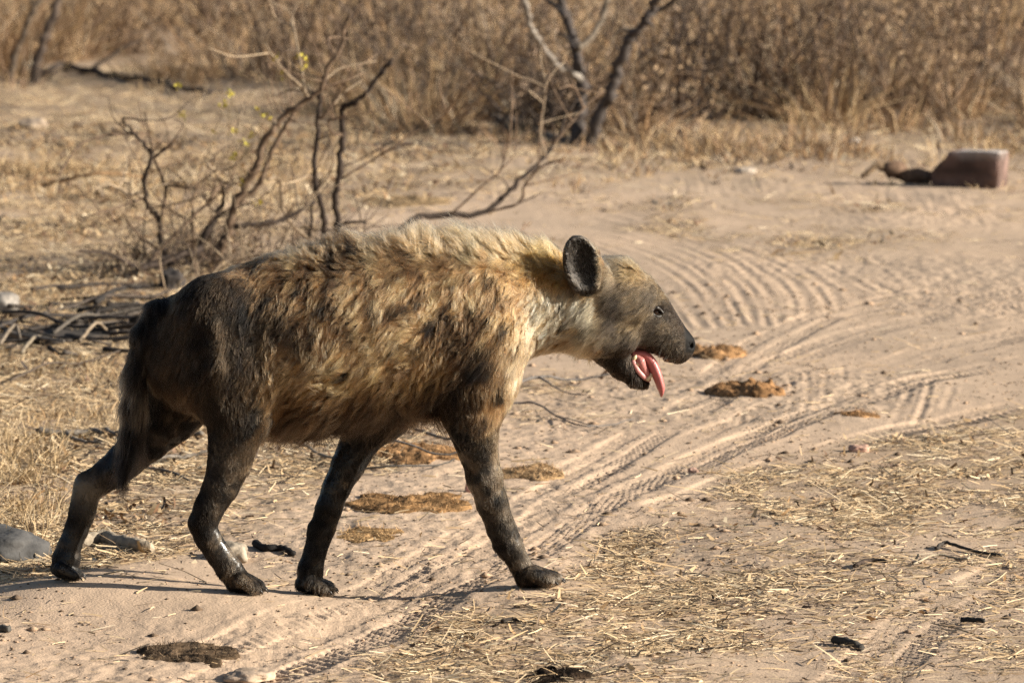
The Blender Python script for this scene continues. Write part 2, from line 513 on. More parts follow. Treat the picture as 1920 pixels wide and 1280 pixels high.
# far hind leg
chain('far_hind', [(350, 640, 0.055, 85), (345, 720, 0.08, 72), (318, 775, 0.09, 58)], 0.72, 0.035)
chain('far_hind', [(318, 775, 0.09, 56), (275, 824, 0.09, 42), (232, 866, 0.088, 34), (198, 892, 0.085, 29), (172, 910, 0.083, 28)], 0.72, 0.006)
chain('far_hind', [(164, 908, 0.083, 26), (155, 957, 0.081, 25), (143, 992, 0.079, 22), (130, 1024, 0.077, 22), (124, 1048, 0.076, 26), (124, 1062, 0.076, 24)], 0.76, 0.005)
# near front leg
chain('near_front', [(880, 580, -0.055, 80), (892, 650, -0.076, 78), (892, 720, -0.088, 64), (884, 775, -0.09, 51)], 0.62, 0.05)
chain('near_front', [(884, 775, -0.09, 50), (890, 812, -0.088, 42), (897, 845, -0.085, 35), (908, 895, -0.08, 32), (922, 940, -0.076, 28), (940, 990, -0.07, 27)], 0.76, 0.012)
chain('near_front', [(940, 990, -0.07, 27), (956, 1025, -0.067, 25), (974, 1055, -0.064, 20), (986, 1078, -0.062, 22)], 0.8, 0.006)
chain('near_front', [(934, 1022, -0.067, 11), (944, 1030, -0.067, 8)], 0.8, 0.008)
# far front leg
chain('far_front', [(760, 700, 0.075, 68), (720, 770, 0.08, 50), (682, 812, 0.078, 40)], 0.76, 0.03)
chain('far_front', [(682, 812, 0.078, 38), (652, 872, 0.072, 31), (630, 915, 0.068, 26), (617, 952, 0.064, 25), (604, 992, 0.06, 24)], 0.78, 0.006)
chain('far_front', [(604, 992, 0.06, 24), (590, 1036, 0.057, 21), (582, 1066, 0.055, 24), (580, 1090, 0.055, 22)], 0.8, 0.005)
chain('far_front', [(585, 985, 0.06, 8), (581, 1000, 0.06, 7)], 0.8, 0.008)
# toes
def toes(group, pts, n=4):
    for i, (x0, y0, l0, x1, y1, l1, r0, r1) in enumerate(pts):
        PR.append((group, B(x0, y0, l0), B(x1, y1, l1), r0 * 0.92 * PX, r1 * 0.92 * PX, 1.0, 0.0035))
toes('near_front', [(995, 1074, -0.088, 1030, 1089, -0.096, 14, 12), (1000, 1072, -0.072, 1042, 1086, -0.074, 14, 12.5), (1000, 1070, -0.054, 1043, 1083, -0.050, 14, 12.5), (995, 1072, -0.038, 1032, 1082, -0.030, 13, 12), (982, 1082, -0.062, 1010, 1086, -0.062, 16, 15)])
toes('far_front', [(580, 1092, 0.03, 606, 1105, 0.024, 14, 12), (585, 1090, 0.047, 616, 1103, 0.044, 14, 12.5), (585, 1088, 0.063, 617, 1100, 0.064, 14, 12.5), (580, 1088, 0.079, 608, 1098, 0.084, 13, 12), (566, 1094, 0.055, 590, 1101, 0.055, 15, 14)])
toes('near_hind', [(450, 1086, -0.09, 476, 1102, -0.097, 14, 12), (455, 1084, -0.075, 485, 1100, -0.077, 14, 12), (455, 1082, -0.058, 486, 1097, -0.055, 14, 12), (450, 1084, -0.043, 478, 1096, -0.036, 13, 12), (436, 1092, -0.066, 460, 1098, -0.066, 15, 14)])
toes('far_hind', [(112, 1066, 0.052, 138, 1079, 0.048, 14, 11), (118, 1066, 0.068, 144, 1077, 0.067, 14, 11), (118, 1064, 0.084, 144, 1074, 0.086, 13, 11), (110, 1064, 0.098, 134, 1072, 0.102, 13, 11), (108, 1066, 0.076, 124, 1074, 0.076, 15, 13)])
# tail
chain('tail', [(300, 585, 0.0, 24), (272, 625, -0.005, 20), (258, 690, -0.005, 17), (252, 745, 0.0, 15), (247, 795, 0.004, 12), (241, 835, 0.006, 8), (236, 862, 0.006, 5)], 0.9, 0.01)
# head
chain('head', [(1098, 575, 0, 76), (1150, 566, 0, 72), (1182, 576, 0, 66)], 0.86, 0.03)
chain('head', [(1182, 580, 0, 64), (1212, 598, 0, 52), (1240, 622, 0, 40), (1264, 641, 0, 31), (1279, 649, 0, 25)], 0.82, 0.016)
chain('head', [(1205, 628, 0, 28), (1245, 654, 0, 20), (1272, 663, 0, 17)], 1.25, 0.010)       # upper lips
chain('head', [(1120, 628, -0.045, 44), (1160, 634, -0.042, 36)], 0.8, 0.02)                      # cheek muscles
chain('head', [(1120, 628, 0.045, 44), (1160, 634, 0.042, 36)], 0.8, 0.02)
chain('head', [(1138, 645, 0, 38), (1168, 684, 0, 26), (1190, 709, 0, 16), (1207, 718, 0, 11)], 1.0, 0.010)   # lower jaw
chain('head', [(1117, 480, -0.074, 7), (1129, 522, -0.066, 16), (1138, 562, -0.056, 26)], 0.8, 0.014)   # ear roots
chain('head', [(1112, 530, 0.056, 9), (1128, 550, 0.056, 18), (1142, 576, 0.054, 26)], 0.8, 0.014)
chain('head', [(1279, 636, 0, 18), (1287, 643, 0, 15)], 1.15, 0.006)                              # nose pad
chain('head', [(1208, 566, -0.034, 12), (1236, 574, -0.030, 8)], 1.0, 0.008)                      # brows
chain('head', [(1208, 566, 0.034, 12), (1236, 574, 0.030, 8)], 1.0, 0.008)
CARVE = []
def carve(x0, y0, l0, r0, x1, y1, l1, r1, s=1.0): CARVE.append((B(x0, y0, l0), B(x1, y1, l1), r0 * PX, r1 * PX, s))
carve(1192, 660, 0, 9, 1236, 682, 0, 15, 6.0)
carve(1190, 667, 0, 10, 1217, 700, 0, 14, 6.0)
carve(1222, 694, 0, 13, 1260, 712, 0, 26, 6.0)
for sgn in (-1, 1):
    carve(1295, 648, sgn * 0.015, 5.5, 1284, 645, sgn * 0.021, 3.5)
    carve(1229, 584, sgn * 0.054, 7, 1233, 585, sgn * 0.052, 6)

def ellipsoid(p, c, ax, r):
    d = [p[i] - c[i] for i in range(3)]
    q = 0
    for a, rr in zip(ax, r):
        q = q + ((d[0] * a[0] + d[1] * a[1] + d[2] * a[2]) / rr) ** 2
    return (np.sqrt(q) - 1) * min(r)

def nrm(v): v = np.asarray(v, float); return v / np.linalg.norm(v)
EARS = []
for sgn, cx, cy, L in ((-1, 1092, 498, -0.084), (1, 1092, 528, 0.056)):
    c = B(cx, cy, L)
    face = nrm((0.10, sgn * 0.97, 0.10))
    upd = nrm(np.array((-0.22, sgn * 0.16, 1.0))); upd = nrm(upd - face * (upd @ face))
    wid = np.cross(face, upd)
    EARS.append((c, (wid, upd, face), (35 * PX, 57 * PX, 22 * PX), c + face * 17 * PX, (31 * PX, 52.5 * PX, 23 * PX)))

def ear_sdf(p, e):
    c, ax, r, c2, r2 = e
    return np.maximum(ellipsoid(p, c, ax, r), -ellipsoid(p, c2, ax, r2))

FIELD = np.full(tuple(shape), 0.2, np.float32)
def block(alo, ahi):
    s = []
    for i in range(3):
        a = max(0, int((alo[i] - lo[i]) / VOX)); b = min(shape[i], int((ahi[i] - lo[i]) / VOX) + 2)
        s.append(slice(a, b))
    g = (axX[s[0]][:, None, None], axL[s[1]][None, :, None], axZ[s[2]][None, None, :])
    return tuple(s), g

s_, g_ = block(lo, (hi[0], hi[1], hi[2]))
FIELD[s_] = np.minimum(FIELD[s_], torso(g_)).astype(np.float32)
for grp, a, b, ra, rb, s, k in PR:
    m = max(ra, rb) * max(1.0, s) + k + 0.03
    bs, bg = block(np.minimum(a, b) - m, np.maximum(a, b) + m)
    FIELD[bs] = smin(FIELD[bs], cone(bg, a, b, ra, rb, s), k)
for a, b, ra, rb, s in CARVE:
    m = np.array([1, max(1, s), 1]) * (max(ra, rb) + 0.02)
    bs, bg = block(np.minimum(a, b) - m, np.maximum(a, b) + m)
    dd = -cone(bg, a, b, ra, rb, s)
    FIELD[bs] = -smin(-FIELD[bs], -dd, 0.003)
for e in EARS:
    bs, bg = block(e[0] - 0.1, e[0] + 0.1)
    FIELD[bs] = smin(FIELD[bs], ear_sdf(bg, e), 0.007)
# muscle relief on the trunk
def surface_nets(F):
    nx, ny, nz = F.shape
    ins = F < 0
    cnt = np.zeros((nx - 1, ny - 1, nz - 1), np.int8)
    for dx in (0, 1):
        for dy in (0, 1):
            for dz in (0, 1):
                cnt += ins[dx:nx - 1 + dx, dy:ny - 1 + dy, dz:nz - 1 + dz]
    act = (cnt > 0) & (cnt < 8)
    idx = np.full(act.shape, -1, np.int64)
    cells = np.argwhere(act)
    idx[act] = np.arange(len(cells))
    pos = np.zeros((len(cells), 3)); num = np.zeros(len(cells))
    corner = [(a, b, c) for a in (0, 1) for b in (0, 1) for c in (0, 1)]
    for c0 in corner:
        for ax in range(3):
            if c0[ax]: continue
            c1 = list(c0); c1[ax] = 1
            i0 = cells + c0; i1 = cells + c1
            f0 = F[i0[:, 0], i0[:, 1], i0[:, 2]]; f1 = F[i1[:, 0], i1[:, 1], i1[:, 2]]
            m = (f0 < 0) != (f1 < 0)
            t = np.where(m, f0 / np.where(m, f0 - f1, 1), 0)
            p = np.array(c0, float)[None] + 0 * cells
            p[:, ax] = t
            pos[m] += p[m]; num[m] += 1
    v = cells + pos / num[:, None]
    quads = []
    for ax in range(3):
        o = [a for a in range(3) if a != ax]
        s0 = [slice(1, n - 1) for n in F.shape]; s1 = list(s0)
        s0[ax] = slice(0, F.shape[ax] - 1); s1[ax] = slice(1, F.shape[ax])
        a0 = ins[tuple(s0)]; a1 = ins[tuple(s1)]
        for flip, mask in ((False, a0 & ~a1), (True, ~a0 & a1)):
            e = np.argwhere(mask)
            e[:, o[0]] += 1; e[:, o[1]] += 1
            q = []
            for d0, d1 in ((0, 0), (-1, 0), (-1, -1), (0, -1)):
                c = e.copy(); c[:, o[0]] += d0; c[:, o[1]] += d1
                q.append(idx[c[:, 0], c[:, 1], c[:, 2]])
            q = np.stack(q, -1)
            if (ax != 1) == flip: q = q[:, ::-1]
            quads.append(q)
    return v, np.concatenate(quads)

bv, bq = surface_nets(FIELD)
bv = lo + bv * VOX
# keep only the big shell
def drop_islands(v, q):
    n = len(v); lab = np.arange(n)
    for _ in range(400):
        m = lab[q].min(1)
        new = lab.copy()
        for c in range(4): np.minimum.at(new, q[:, c], m)
        new = new[new]
        if (new == lab).all(): break
        lab = new
    big = np.bincount(lab).argmax()
    return q[(lab[q] == big).all(1)]
# light smoothing
def smooth(v, q, it, f):
    e = np.concatenate([q[:, [0, 1]], q[:, [1, 2]], q[:, [2, 3]], q[:, [3, 0]]])
    e = np.concatenate([e, e[:, ::-1]])
    deg = np.bincount(e[:, 0], minlength=len(v)).astype(float)
    for _ in range(it):
        s = np.stack([np.bincount(e[:, 0], weights=v[e[:, 1], c], minlength=len(v)) for c in range(3)], -1)
        v = v + f * (s / np.maximum(deg, 1)[:, None] - v) * (deg > 0)[:, None]
    return v
bv = smooth(bv, bq, 2, 0.5)
bq = drop_islands(bv, bq)
used = np.unique(bq); remap = np.full(len(bv), -1); remap[used] = np.arange(len(used)); bv = bv[used]; bq = remap[bq]

def vnormals(v, q):
    fn = np.cross(v[q[:, 2]] - v[q[:, 0]], v[q[:, 3]] - v[q[:, 1]])
    n = np.zeros_like(v)
    for c in range(4):
        for a in range(3): n[:, a] += np.bincount(q[:, c], weights=fn[:, a], minlength=len(v))
    return n / (np.linalg.norm(n, axis=1)[:, None] + 1e-12)
bn = vnormals(bv, bq)
if (bn * (bv - bv.mean(0))).sum(1).mean() < 0:
    bq = bq[:, ::-1]; bn = -bn

# which group each point belongs to
GR = ['torso', 'near_hind', 'far_hind', 'near_front', 'far_front', 'tail', 'head', 'ear']
def groups(p):
    pp = (p[:, 0], p[:, 1], p[:, 2])
    d = np.full((len(GR), len(p)), 9.0)
    d[0] = torso(pp)
    for grp, a, b, ra, rb, s, k in PR:
        i = GR.index(grp); d[i] = np.minimum(d[i], cone(pp, a, b, ra, rb, s))
    for e in EARS:
        es = ear_sdf(pp, e); d[7] = np.minimum(d[7], np.where(es > 0, es * 2.5 + 0.001, es))
    return d.argmin(0), d
_b0 = B(960, 1110); _b1 = B(961, 1110); _b2 = B(960, 640)
SU = 1.0 / (_b1[0] - _b0[0]); SV = 470.0 / (_b2[2] - _b0[2])
def uv(p):
    """photo-like side coordinates of a point of the animal (same for both flanks)"""
    return 960 + (p[:, 0] - _b0[0]) * SU, 1110 - (p[:, 2] - _b0[2]) * SV + np.abs(p[:, 1]) * 130.0

SPOTS = [(600, 575, 15), (640, 592, 13), (585, 622, 12), (690, 592, 14), (742, 594, 16), (650, 642, 12), (703, 640, 11), (722, 655, 12), (905, 532, 12), (926, 562, 12),
         (868, 655, 15), (886, 672, 14), (904, 700, 14), (872, 700, 16), (938, 570, 10), (836, 652, 10), (665, 484, 22), (620, 490, 20), (560, 540, 12), (540, 585, 13), (550, 650, 13),
         (612, 650, 9), (780, 560, 9), (790, 610, 11), (760, 650, 9), (822, 590, 10), (660, 560, 9), (830, 540, 8), (500, 560, 14), (520, 620, 13), (930, 620, 10), (946, 660, 10), (900, 610, 9),
         (1040, 585, 7), (1062, 560, 7), (1015, 570, 8), (1080, 590, 7), (1090, 620, 9), (1046, 618, 7), (620, 530, 9), (700, 540, 9), (740, 520, 9), (575, 690, 10), (640, 700, 9), (920, 740, 13), (880, 745, 14)]
C = lambda *a: np.array(a, float)
def coat(p, grp):
    u, v = uv(p)
    n1 = fbm3(p, 9.0, 5); n2 = fbm3(p, 38.0, 11); n3 = fbm3(p, 20.0, 19)
    n = len(p)
    def mix(c, col_, k):
        k = np.clip(k, 0, 1)[:, None]
        return c * (1 - k) + col_ * k
    tan_l, tan_m, brown, dark, black = C(.43, .258, .128), C(.24, .132, .058), C(.065, .036, .017), C(.0075, .0058, .0045), C(.003, .003, .003)
    cream, orange, ash = C(.66, .51, .32), C(.40, .20, .06), C(.07, .056, .042)
    c = np.tile(tan_l, (n, 1))
    c = mix(c, tan_m, 0.45 + 0.6 * n1 + 0.55 * n2)
    c = mix(c, brown, sstep(0.02, 0.62, n3 + 0.6 * n2) * 0.9)
    sk = noise3(u / 17.0 + 0.25 * v / 17.0, v / 44.0, 0 * u + 3.0, 87) + 0.5 * noise3(u / 8.0, v / 22.0, 0 * u + 5.0, 88)
    mid = sstep(500, 560, u) * sstep(980, 900, u)
    c = mix(c, brown, sstep(0.02, 0.55, sk) * mid * (0.75 + 0.25 * np.exp(-((v - 590) / 70) ** 2)))
    c = mix(c, C(.48, .305, .14), sstep(0.15, 0.7, -sk) * mid * 0.6)
    c = mix(c, C(.47, .30, .13), 0.5 * np.exp(-(((u - 680) / 130) ** 2 + ((v - 690) / 45) ** 2)) * (0.7 + 0.8 * n2))
    # back band
    top = np.interp(u, ST[:, 0], ST[:, 1])
    dt = v - top
    c = mix(c, brown, 0.6 * np.exp(-((dt - 42) / 18) ** 2) * sstep(520, 600, u) * sstep(860, 760, u) * (0.6 + 0.6 * n1))
    c = mix(c, C(.44, .265, .14), sstep(30, 4, dt) * sstep(480, 600, u) * sstep(1100, 1040, u) * 0.75)
    # neck
    c = mix(c, cream, sstep(955, 1000, u) * sstep(520, 575, v) * sstep(650, 625, v) * 0.95)
    c = mix(c, orange, np.exp(-(((u - 1020) / 58) ** 2 + ((v - 515) / 34) ** 2)) * 0.9)
    c = mix(c, tan_m, sstep(620, 650, v + 14 * n2) * sstep(955, 990, u) * 0.8)
    # shoulder and chest
    c = mix(c, brown, np.exp(-(((u - 885) / 55) ** 2 + ((v - 690) / 75) ** 2)) * (0.55 + 0.6 * n3))
    c = mix(c, cream, sstep(918, 955, u) * sstep(600, 700, v) * sstep(880, 780, v) * 0.35)
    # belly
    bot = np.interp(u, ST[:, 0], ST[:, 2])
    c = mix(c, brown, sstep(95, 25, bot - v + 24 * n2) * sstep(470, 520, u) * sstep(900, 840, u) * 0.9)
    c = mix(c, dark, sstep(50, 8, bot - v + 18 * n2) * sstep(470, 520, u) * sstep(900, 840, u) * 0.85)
    # rump
    rl = np.interp(v, [460, 490, 540, 600, 660, 740, 800], [390, 425, 505, 528, 520, 515, 505])
    rump = sstep(28, -40, u - rl + 34 * n1 + 30 * n2 + 16 * n3)
    c = mix(c, dark, rump * 0.93)
    c = mix(c, C(.10, .064, .034), rump * sstep(0.2, 0.8, n3 + 0.5 * n2) * sstep(680, 740, v + 0.2 * (u - 400)) * 0.7)
    c = mix(c, black, rump * np.exp(-(((u - 465) / 45) ** 2 + ((v - 580) / 60) ** 2)))
    c = mix(c, C(.16, .10, .05), np.exp(-(((u - 502) / 20) ** 2 + ((v - 700) / 100) ** 2)) * (0.7 + 0.5 * n2))  # sunlit tan on the front thigh ridge, painted into the coat
    c = mix(c, C(.12, .085, .05), np.exp(-(((u - 408) / 12) ** 2 + ((v - 690) / 80) ** 2)) * (0.25 + 0.5 * n2))  # lit streak on the haunch ridge, painted into the coat
    # spots
    for sx, sy, sr in SPOTS:
        dd = ((u - sx) / (sr * 0.8)) ** 2 + ((v - sy) / sr) ** 2
        c = mix(c, dark, np.exp(-(dd / 2.4) ** 1.5) * 0.97 * (0.85 + 0.5 * n2))
    # legs
    legs = (grp >= 1) & (grp <= 4)
    fl = (grp == 3)
    front_edge = sstep(-14, 20, u - np.interp(v, [760, 845, 940, 1060], [900, 908, 930, 985]))  # tan front edge, also browned to paint the leg's sunlit side
    lc = np.tile(dark, (n, 1)); lc = mix(lc, C(.03, .022, .015), 0.3 + 0.55 * n1 + 0.4 * n2)
    lc = mix(lc, black, sstep(0.15, 0.6, n3))
    lc = mix(lc, C(.115, .085, .058), sstep(0.2, 0.75, n1 + 0.9 * n2 - 0.3 * n3) * 0.75)
    low = sstep(760, 830, v + 22 * n2)
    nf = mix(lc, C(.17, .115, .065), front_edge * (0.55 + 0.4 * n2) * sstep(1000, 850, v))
    nf = mix(nf, C(.13, .10, .072), sstep(1068, 1085, v) * sstep(995, 1020, u))
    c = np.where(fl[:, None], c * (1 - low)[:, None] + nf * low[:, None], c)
    hl = (grp == 1)
    low2 = sstep(640, 780, v + 40 * n1)
    hc = mix(lc, C(.12, .078, .042), np.clip(0.1 + 0.8 * n3, 0, 1) * sstep(930, 820, v) * sstep(400, 460, u))
    c = np.where(hl[:, None], c * (1 - low2)[:, None] + hc * low2[:, None], c)
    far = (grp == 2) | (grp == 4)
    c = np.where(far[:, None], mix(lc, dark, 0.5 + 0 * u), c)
    hock = np.exp(-(((u - 170) / 30) ** 2 + ((v - 915) / 28) ** 2)) * (grp == 2)
    c = mix(c, C(.17, .14, .10), hock * 0.8)
    # tail: ashy above, black below
    tl = mix(np.tile(C(.016, .012, .009), (n, 1)), C(.19, .155, .115), sstep(-0.15, 0.4, n2) * sstep(640, 700, v))
    tl = mix(tl, C(.006, .005, .005), sstep(735, 780, v))
    c = np.where((grp == 5)[:, None], tl, c)
    # head
    hd = np.tile(ash, (n, 1))
    n4 = fbm3(p, 75.0, 29, 2)
    hd = mix(hd, C(.155, .115, .07), np.clip(0.3 + 0.8 * n2 + 0.3 * n1 + 0.7 * n4, 0, 1) * 0.85)
    hd = mix(hd, C(.27, .18, .09), np.exp(-(((u - 1180) / 44) ** 2 + ((v - 518) / 26) ** 2)) * 0.8)
    hd = mix(hd, C(.055, .046, .04), np.exp(-(((u - 1140) / 18) ** 2 + ((v - 590) / 50) ** 2)) * 0.6)
    hd = mix(hd, C(.035, .025, .019), sstep(-14, 30, (u - 1232) * 0.75 + (610 - v) * 0.55 + 8 * n2) * sstep(560, 590, v) * 0.85)
    hd = mix(hd, C(.024, .017, .012), sstep(-6, 30, (v - 640) + (u - 1150) * 0.5 - np.clip(u - 1190, 0, 80) * 1.0 + 10 * n2) * sstep(1110, 1150, u) * 0.9)
    hd = mix(hd, C(.018, .013, .010), sstep(668, 684, v + 8 * n2) * 0.95)
    hd = mix(hd, C(.006, .0055, .0055), sstep(1277, 1284, u) * sstep(672, 664, v))
    hd = mix(hd, C(.014, .010, .008), np.exp(-(((u - 1231) / 17) ** 2 + ((v - 585) / 11) ** 2)))
    hd = mix(hd, C(.02, .015, .011), 0.8 * np.exp(-(((u - 1246 - 0.5 * (v - 600)) / 8) ** 2 + ((v - 604) / 16) ** 2)))
    hd = mix(hd, C(.23, .185, .13), 0.75 * np.exp(-(((u - 1140) / 16) ** 2 + ((v - 520) / 32) ** 2)) * (0.7 + 0.6 * n2))  # ear root brightened in colour for its lit fur
    hd = mix(hd, C(.24, .17, .095), 0.6 * np.exp(-(((u - 1180) / 26) ** 2 + ((v - 615) / 18) ** 2)) * (0.6 + 0.8 * n2))
    hdm = sstep(1105, 1135, u + 10 * n2 + 0.12 * (v - 560))
    isH = (grp == 6)
    c = np.where(isH[:, None], c * (1 - hdm)[:, None] + hd * hdm[:, None], c)
    er = mix(np.tile(C(.09, .068, .05), (n, 1)), C(.02, .017, .015), 0.5 + 0.5 * n2)
    e_ = EARS[0]; fw = -((p[:, 0] - e_[0][0]) * e_[1][0][0] + (p[:, 2] - e_[0][2]) * e_[1][0][2]) / e_[2][0]
    er = mix(er, C(.25, .20, .14), sstep(0.35, 0.85, fw + 0.25 * n2) * 0.85)  # front of the ear painted paler as sunlit hair
    er = mix(er, C(.30, .25, .19), sstep(458, 444, v) * 0.7)
    c = np.where((grp == 7)[:, None], er, c)
    return np.clip(c, 0.004, 0.95)

bg_, bd_ = groups(bv)
def mouth_dist(p):
    pp = (p[:, 0], p[:, 1], p[:, 2]); d = np.full(len(p), 9.0)
    for a, b, ra, rb, s in CARVE[:3]: d = np.minimum(d, cone(pp, a, b, ra, rb, s))
    return d
def ear_inner(p):
    pp = (p[:, 0], p[:, 1], p[:, 2]); d = np.full(len(p), 9.0)
    for e in EARS: d = np.minimum(d, ellipsoid(pp, e[3], e[1], e[4]))
    return d
md = mouth_dist(bv); ei = ear_inner(bv)
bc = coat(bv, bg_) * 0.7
uu, vv = uv(bv)
bc[(md < 0.004) & (uu < 1262)] = (0.42, 0.13, 0.11)
bc[(ei < 0.002) & (bg_ == 7)] = (0.022, 0.019, 0.017)
hy_o = body_world(B(640, 1105)); hy_o[2] = 0.0
hyena = bpy.data.objects.new('hyena', None); col.objects.link(hyena)
hyena.location = hy_o
hyena['label'] = 'shaggy spotted hyena with muddy dark legs walking open mouthed across sand'
hyena['category'] = 'hyena'
wet = np.clip(0.55 + 0.8 * fbm3(bv, 16.0, 66), 0, 1) * ((bg_ >= 1) & (bg_ <= 4)) * sstep(700, 840, vv)
wet = np.maximum(wet, ((uu > 1279) & (bg_ == 6)) * 0.25); wet[md < 0.004] = 1.0
link('body', make_mesh('body', body_world(bv) - hy_o, bq, True, bc, wet), M_hide, hyena)

# ---- fur
def make_fur():
    tri = np.concatenate([bq[:, [0, 1, 2]], bq[:, [0, 2, 3]]])
    a, b, c = bv[tri[:, 0]], bv[tri[:, 1]], bv[tri[:, 2]]
    area = 0.5 * np.linalg.norm(np.cross(b - a, c - a), axis=1)
    cen = (a + b + c) / 3
    g = bg_[tri[:, 0]]
    u, v = uv(cen)
    dens = np.full(len(tri), 1.0)
    dens[g == 6] = 2.3; dens[g == 7] = 2.2
    legs = (g >= 1) & (g <= 4)
    dens[legs & (v > 790)] = 0.9
    dens[g == 5] = 1.6
    top = np.interp(u, ST[:, 0], ST[:, 1])
    dens[(v - top < 40) & (g == 0)] *= 1.5
    nl = body_world(bn[tri[:, 0]])
    dens *= np.where(cen[:, 1] > 0.05, 0.45, 1.0)
    m = md[tri[:, 0]] < 0.0065
    dens[m] = 0
    dens[(g == 6) & (u > 1281) & (v < 668)] = 0
    dens[(ei[tri[:, 0]] < 0.0015) & (g == 7)] *= 0.7
    eye = ((u - 1231) ** 2 + (v - 585) ** 2 < 9 ** 2) & (g == 6); dens[eye] = 0
    w = area * dens; N = 300000
    pick = rng.choice(len(tri), N, p=w / w.sum())
    r1 = np.sqrt(rng.random(N)); r2 = rng.random(N)
    bary = np.stack([1 - r1, r1 * (1 - r2), r1 * r2], -1)
    T = tri[pick]
    p = (bv[T] * bary[..., None]).sum(1); n = (bn[T] * bary[..., None]).sum(1)
    n /= np.linalg.norm(n, axis=1)[:, None] + 1e-9
    g = bg_[T[:, 0]]
    u, v = uv(p)
    top = np.interp(u, ST[:, 0], ST[:, 1]); bot = np.interp(u, ST[:, 0], ST[:, 2])
    dt = v - top; db = bot - v
    # direction field
    d = np.tile(np.array([-0.72, 0, -0.70]), (N, 1))
    L = np.full(N, 0.0225); lift = np.full(N, 0.30)
    def setd(k, vec):
        k = np.clip(k, 0, 1)[:, None]
        return d * (1 - k) + np.array(vec) * k
    T0 = (g == 0) | (g == 6) | (g == 3) | (g == 1)
    isT = (g == 0)
    d = setd(sstep(560, 430, u), (-0.45, 0, -0.9))
    L = np.where(u < 500, np.interp(u, [260, 420, 500], [0.022, 0.013, 0.026]), L)
    lift = np.where(u < 500, 0.18, lift)
    # mane along the spine
    mk = sstep(58, 2, dt) * sstep(500, 590, u) * sstep(1095, 1050, u) * isT
    d = setd(mk, (-0.35, 0, 1.0)); lift = lift + mk * 0.35
    cl_sp = np.clip(1 + 0.8 * fbm3(p, 40.0, 44, 2), 0.3, 1.9)
    L = L + mk * cl_sp * np.interp(u, [500, 600, 700, 850, 950, 1050, 1095], [0.0, 0.010, 0.018, 0.026, 0.028, 0.022, 0.012])
    # belly fringe
    bk = sstep(60, 15, db) * sstep(470, 530, u) * sstep(860, 800, u) * isT
    d = setd(bk, (-0.25, 0, -1.0)); L = L + bk * 0.030; lift = lift + 0.15 * bk
    # neck
    nk = sstep(950, 1000, u) * isT
    d = setd(nk * (1 - mk), (-0.55, 0, -0.85)); L = L * (1 - 0.15 * nk)
    lg = (g >= 1) & (g <= 4)
    d = np.where((lg & (v > 720))[:, None], np.array([-0.12, 0, -1.0]), d)
    ll = np.interp(v, [640, 760, 830, 900, 1060, 1090], [0.020, 0.014, 0.007, 0.0052, 0.0055, 0.008])
    L = np.where(lg, ll, L); lift = np.where(lg, 0.22, lift)
    L = np.where((g == 1) & (v < 780), 0.012, L)
    tk = (g == 5)
    d = np.where(tk[:, None], np.array([-0.12, 0, -1.0]), d)
    L = np.where(tk, np.interp(v, [600, 660, 760, 860], [0.02, 0.034, 0.05, 0.07]), L); lift = np.where(tk, 0.22, lift)
    hk = (g == 6) & (u > 1105)
    d = np.where(hk[:, None], np.array([-0.9, 0, -0.45]), d)
    L = np.where(hk, np.interp(u, [1105, 1150, 1200, 1250, 1285], [0.020, 0.013, 0.009, 0.0055, 0.003]), L); lift = np.where(hk, 0.22, lift)
    jaw = hk & (v > 655); L = np.where(jaw, 0.0055, L); d = np.where(jaw[:, None], np.array([-0.5, 0, -0.8]), d)
    crown = hk * sstep(0.45, 0.85, n[:, 2]) * sstep(1215, 1185, u); lift = lift + 0.5 * crown; L = L + 0.007 * crown
    ek = (g == 7)
    d = np.where(ek[:, None], np.array([-0.3, 0, 0.9]), d); L = np.where(ek, 0.006, L); lift = np.where(ek, 0.25, lift)
    base_e = ek & (v > 525); L = np.where(base_e, 0.012, L)
    fr_e = ek & (u > 1108); L = np.where(fr_e, 0.018, L); d = np.where(fr_e[:, None], np.array([-0.8, 0, 0.3]), d); lift = np.where(fr_e, 0.45, lift)
    # swirl of the coat: turn the lie of the hair coherently
    sw = fbm3(p, 11.0, 71, 2) * 0.75 + fbm3(p, 26.0, 73, 2) * 0.55
    sw = sw * np.where(isT & (u > 470), 1.0, np.where(tk, 0.35, 0.3)) * (1 - 0.6 * mk)
    cs, sn = np.cos(sw), np.sin(sw)
    d = np.stack([d[:, 0] * cs - d[:, 2] * sn, d[:, 1], d[:, 0] * sn + d[:, 2] * cs], -1)
    t = d - n * (d * n).sum(1)[:, None]
    # on the spine the wanted direction is along the normal: keep it there
    tl = np.linalg.norm(t, axis=1)[:, None]
    t = t / np.maximum(tl, 0.25)
    dn = np.clip((d * n).sum(1), 0, 1)
    lift = np.clip(lift + 0.7 * dn * mk + 0.12 * fbm3(p, 30.0, 91, 2), 0.08, 0.95)
    L = L * np.clip(1 + 0.28 * rng.normal(size=N), 0.4, 1.7) * np.clip(1 + 0.35 * fbm3(p, 16.0, 55, 2), 0.5, 1.6)
    d0 = n * lift[:, None] + t * (1 - 0.5 * lift)[:, None]
    d0 += rng.normal(size=(N, 3)) * 0.10
    d0 /= np.linalg.norm(d0, axis=1)[:, None]
    grav = np.array([0, 0, -0.28])
    K = 5
    s = np.linspace(0, 1, K)
    pts = p[:, None, :] + (d0[:, None, :] * s[None, :, None] + (t * 0.32 + grav * 0.6 * (1 - mk)[:, None] - n * 0.10)[:, None, :] * (s ** 2)[None, :, None]) * L[:, None, None]
    # clumps
    nc = 9500
    ci = rng.choice(N, nc, replace=False)
    kd = kdtree.KDTree(nc)
    for i, k in enumerate(ci): kd.insert(p[k], i)
    kd.balance()
    near = np.array([kd.find(q)[1] for q in p])
    cc = ci[near]
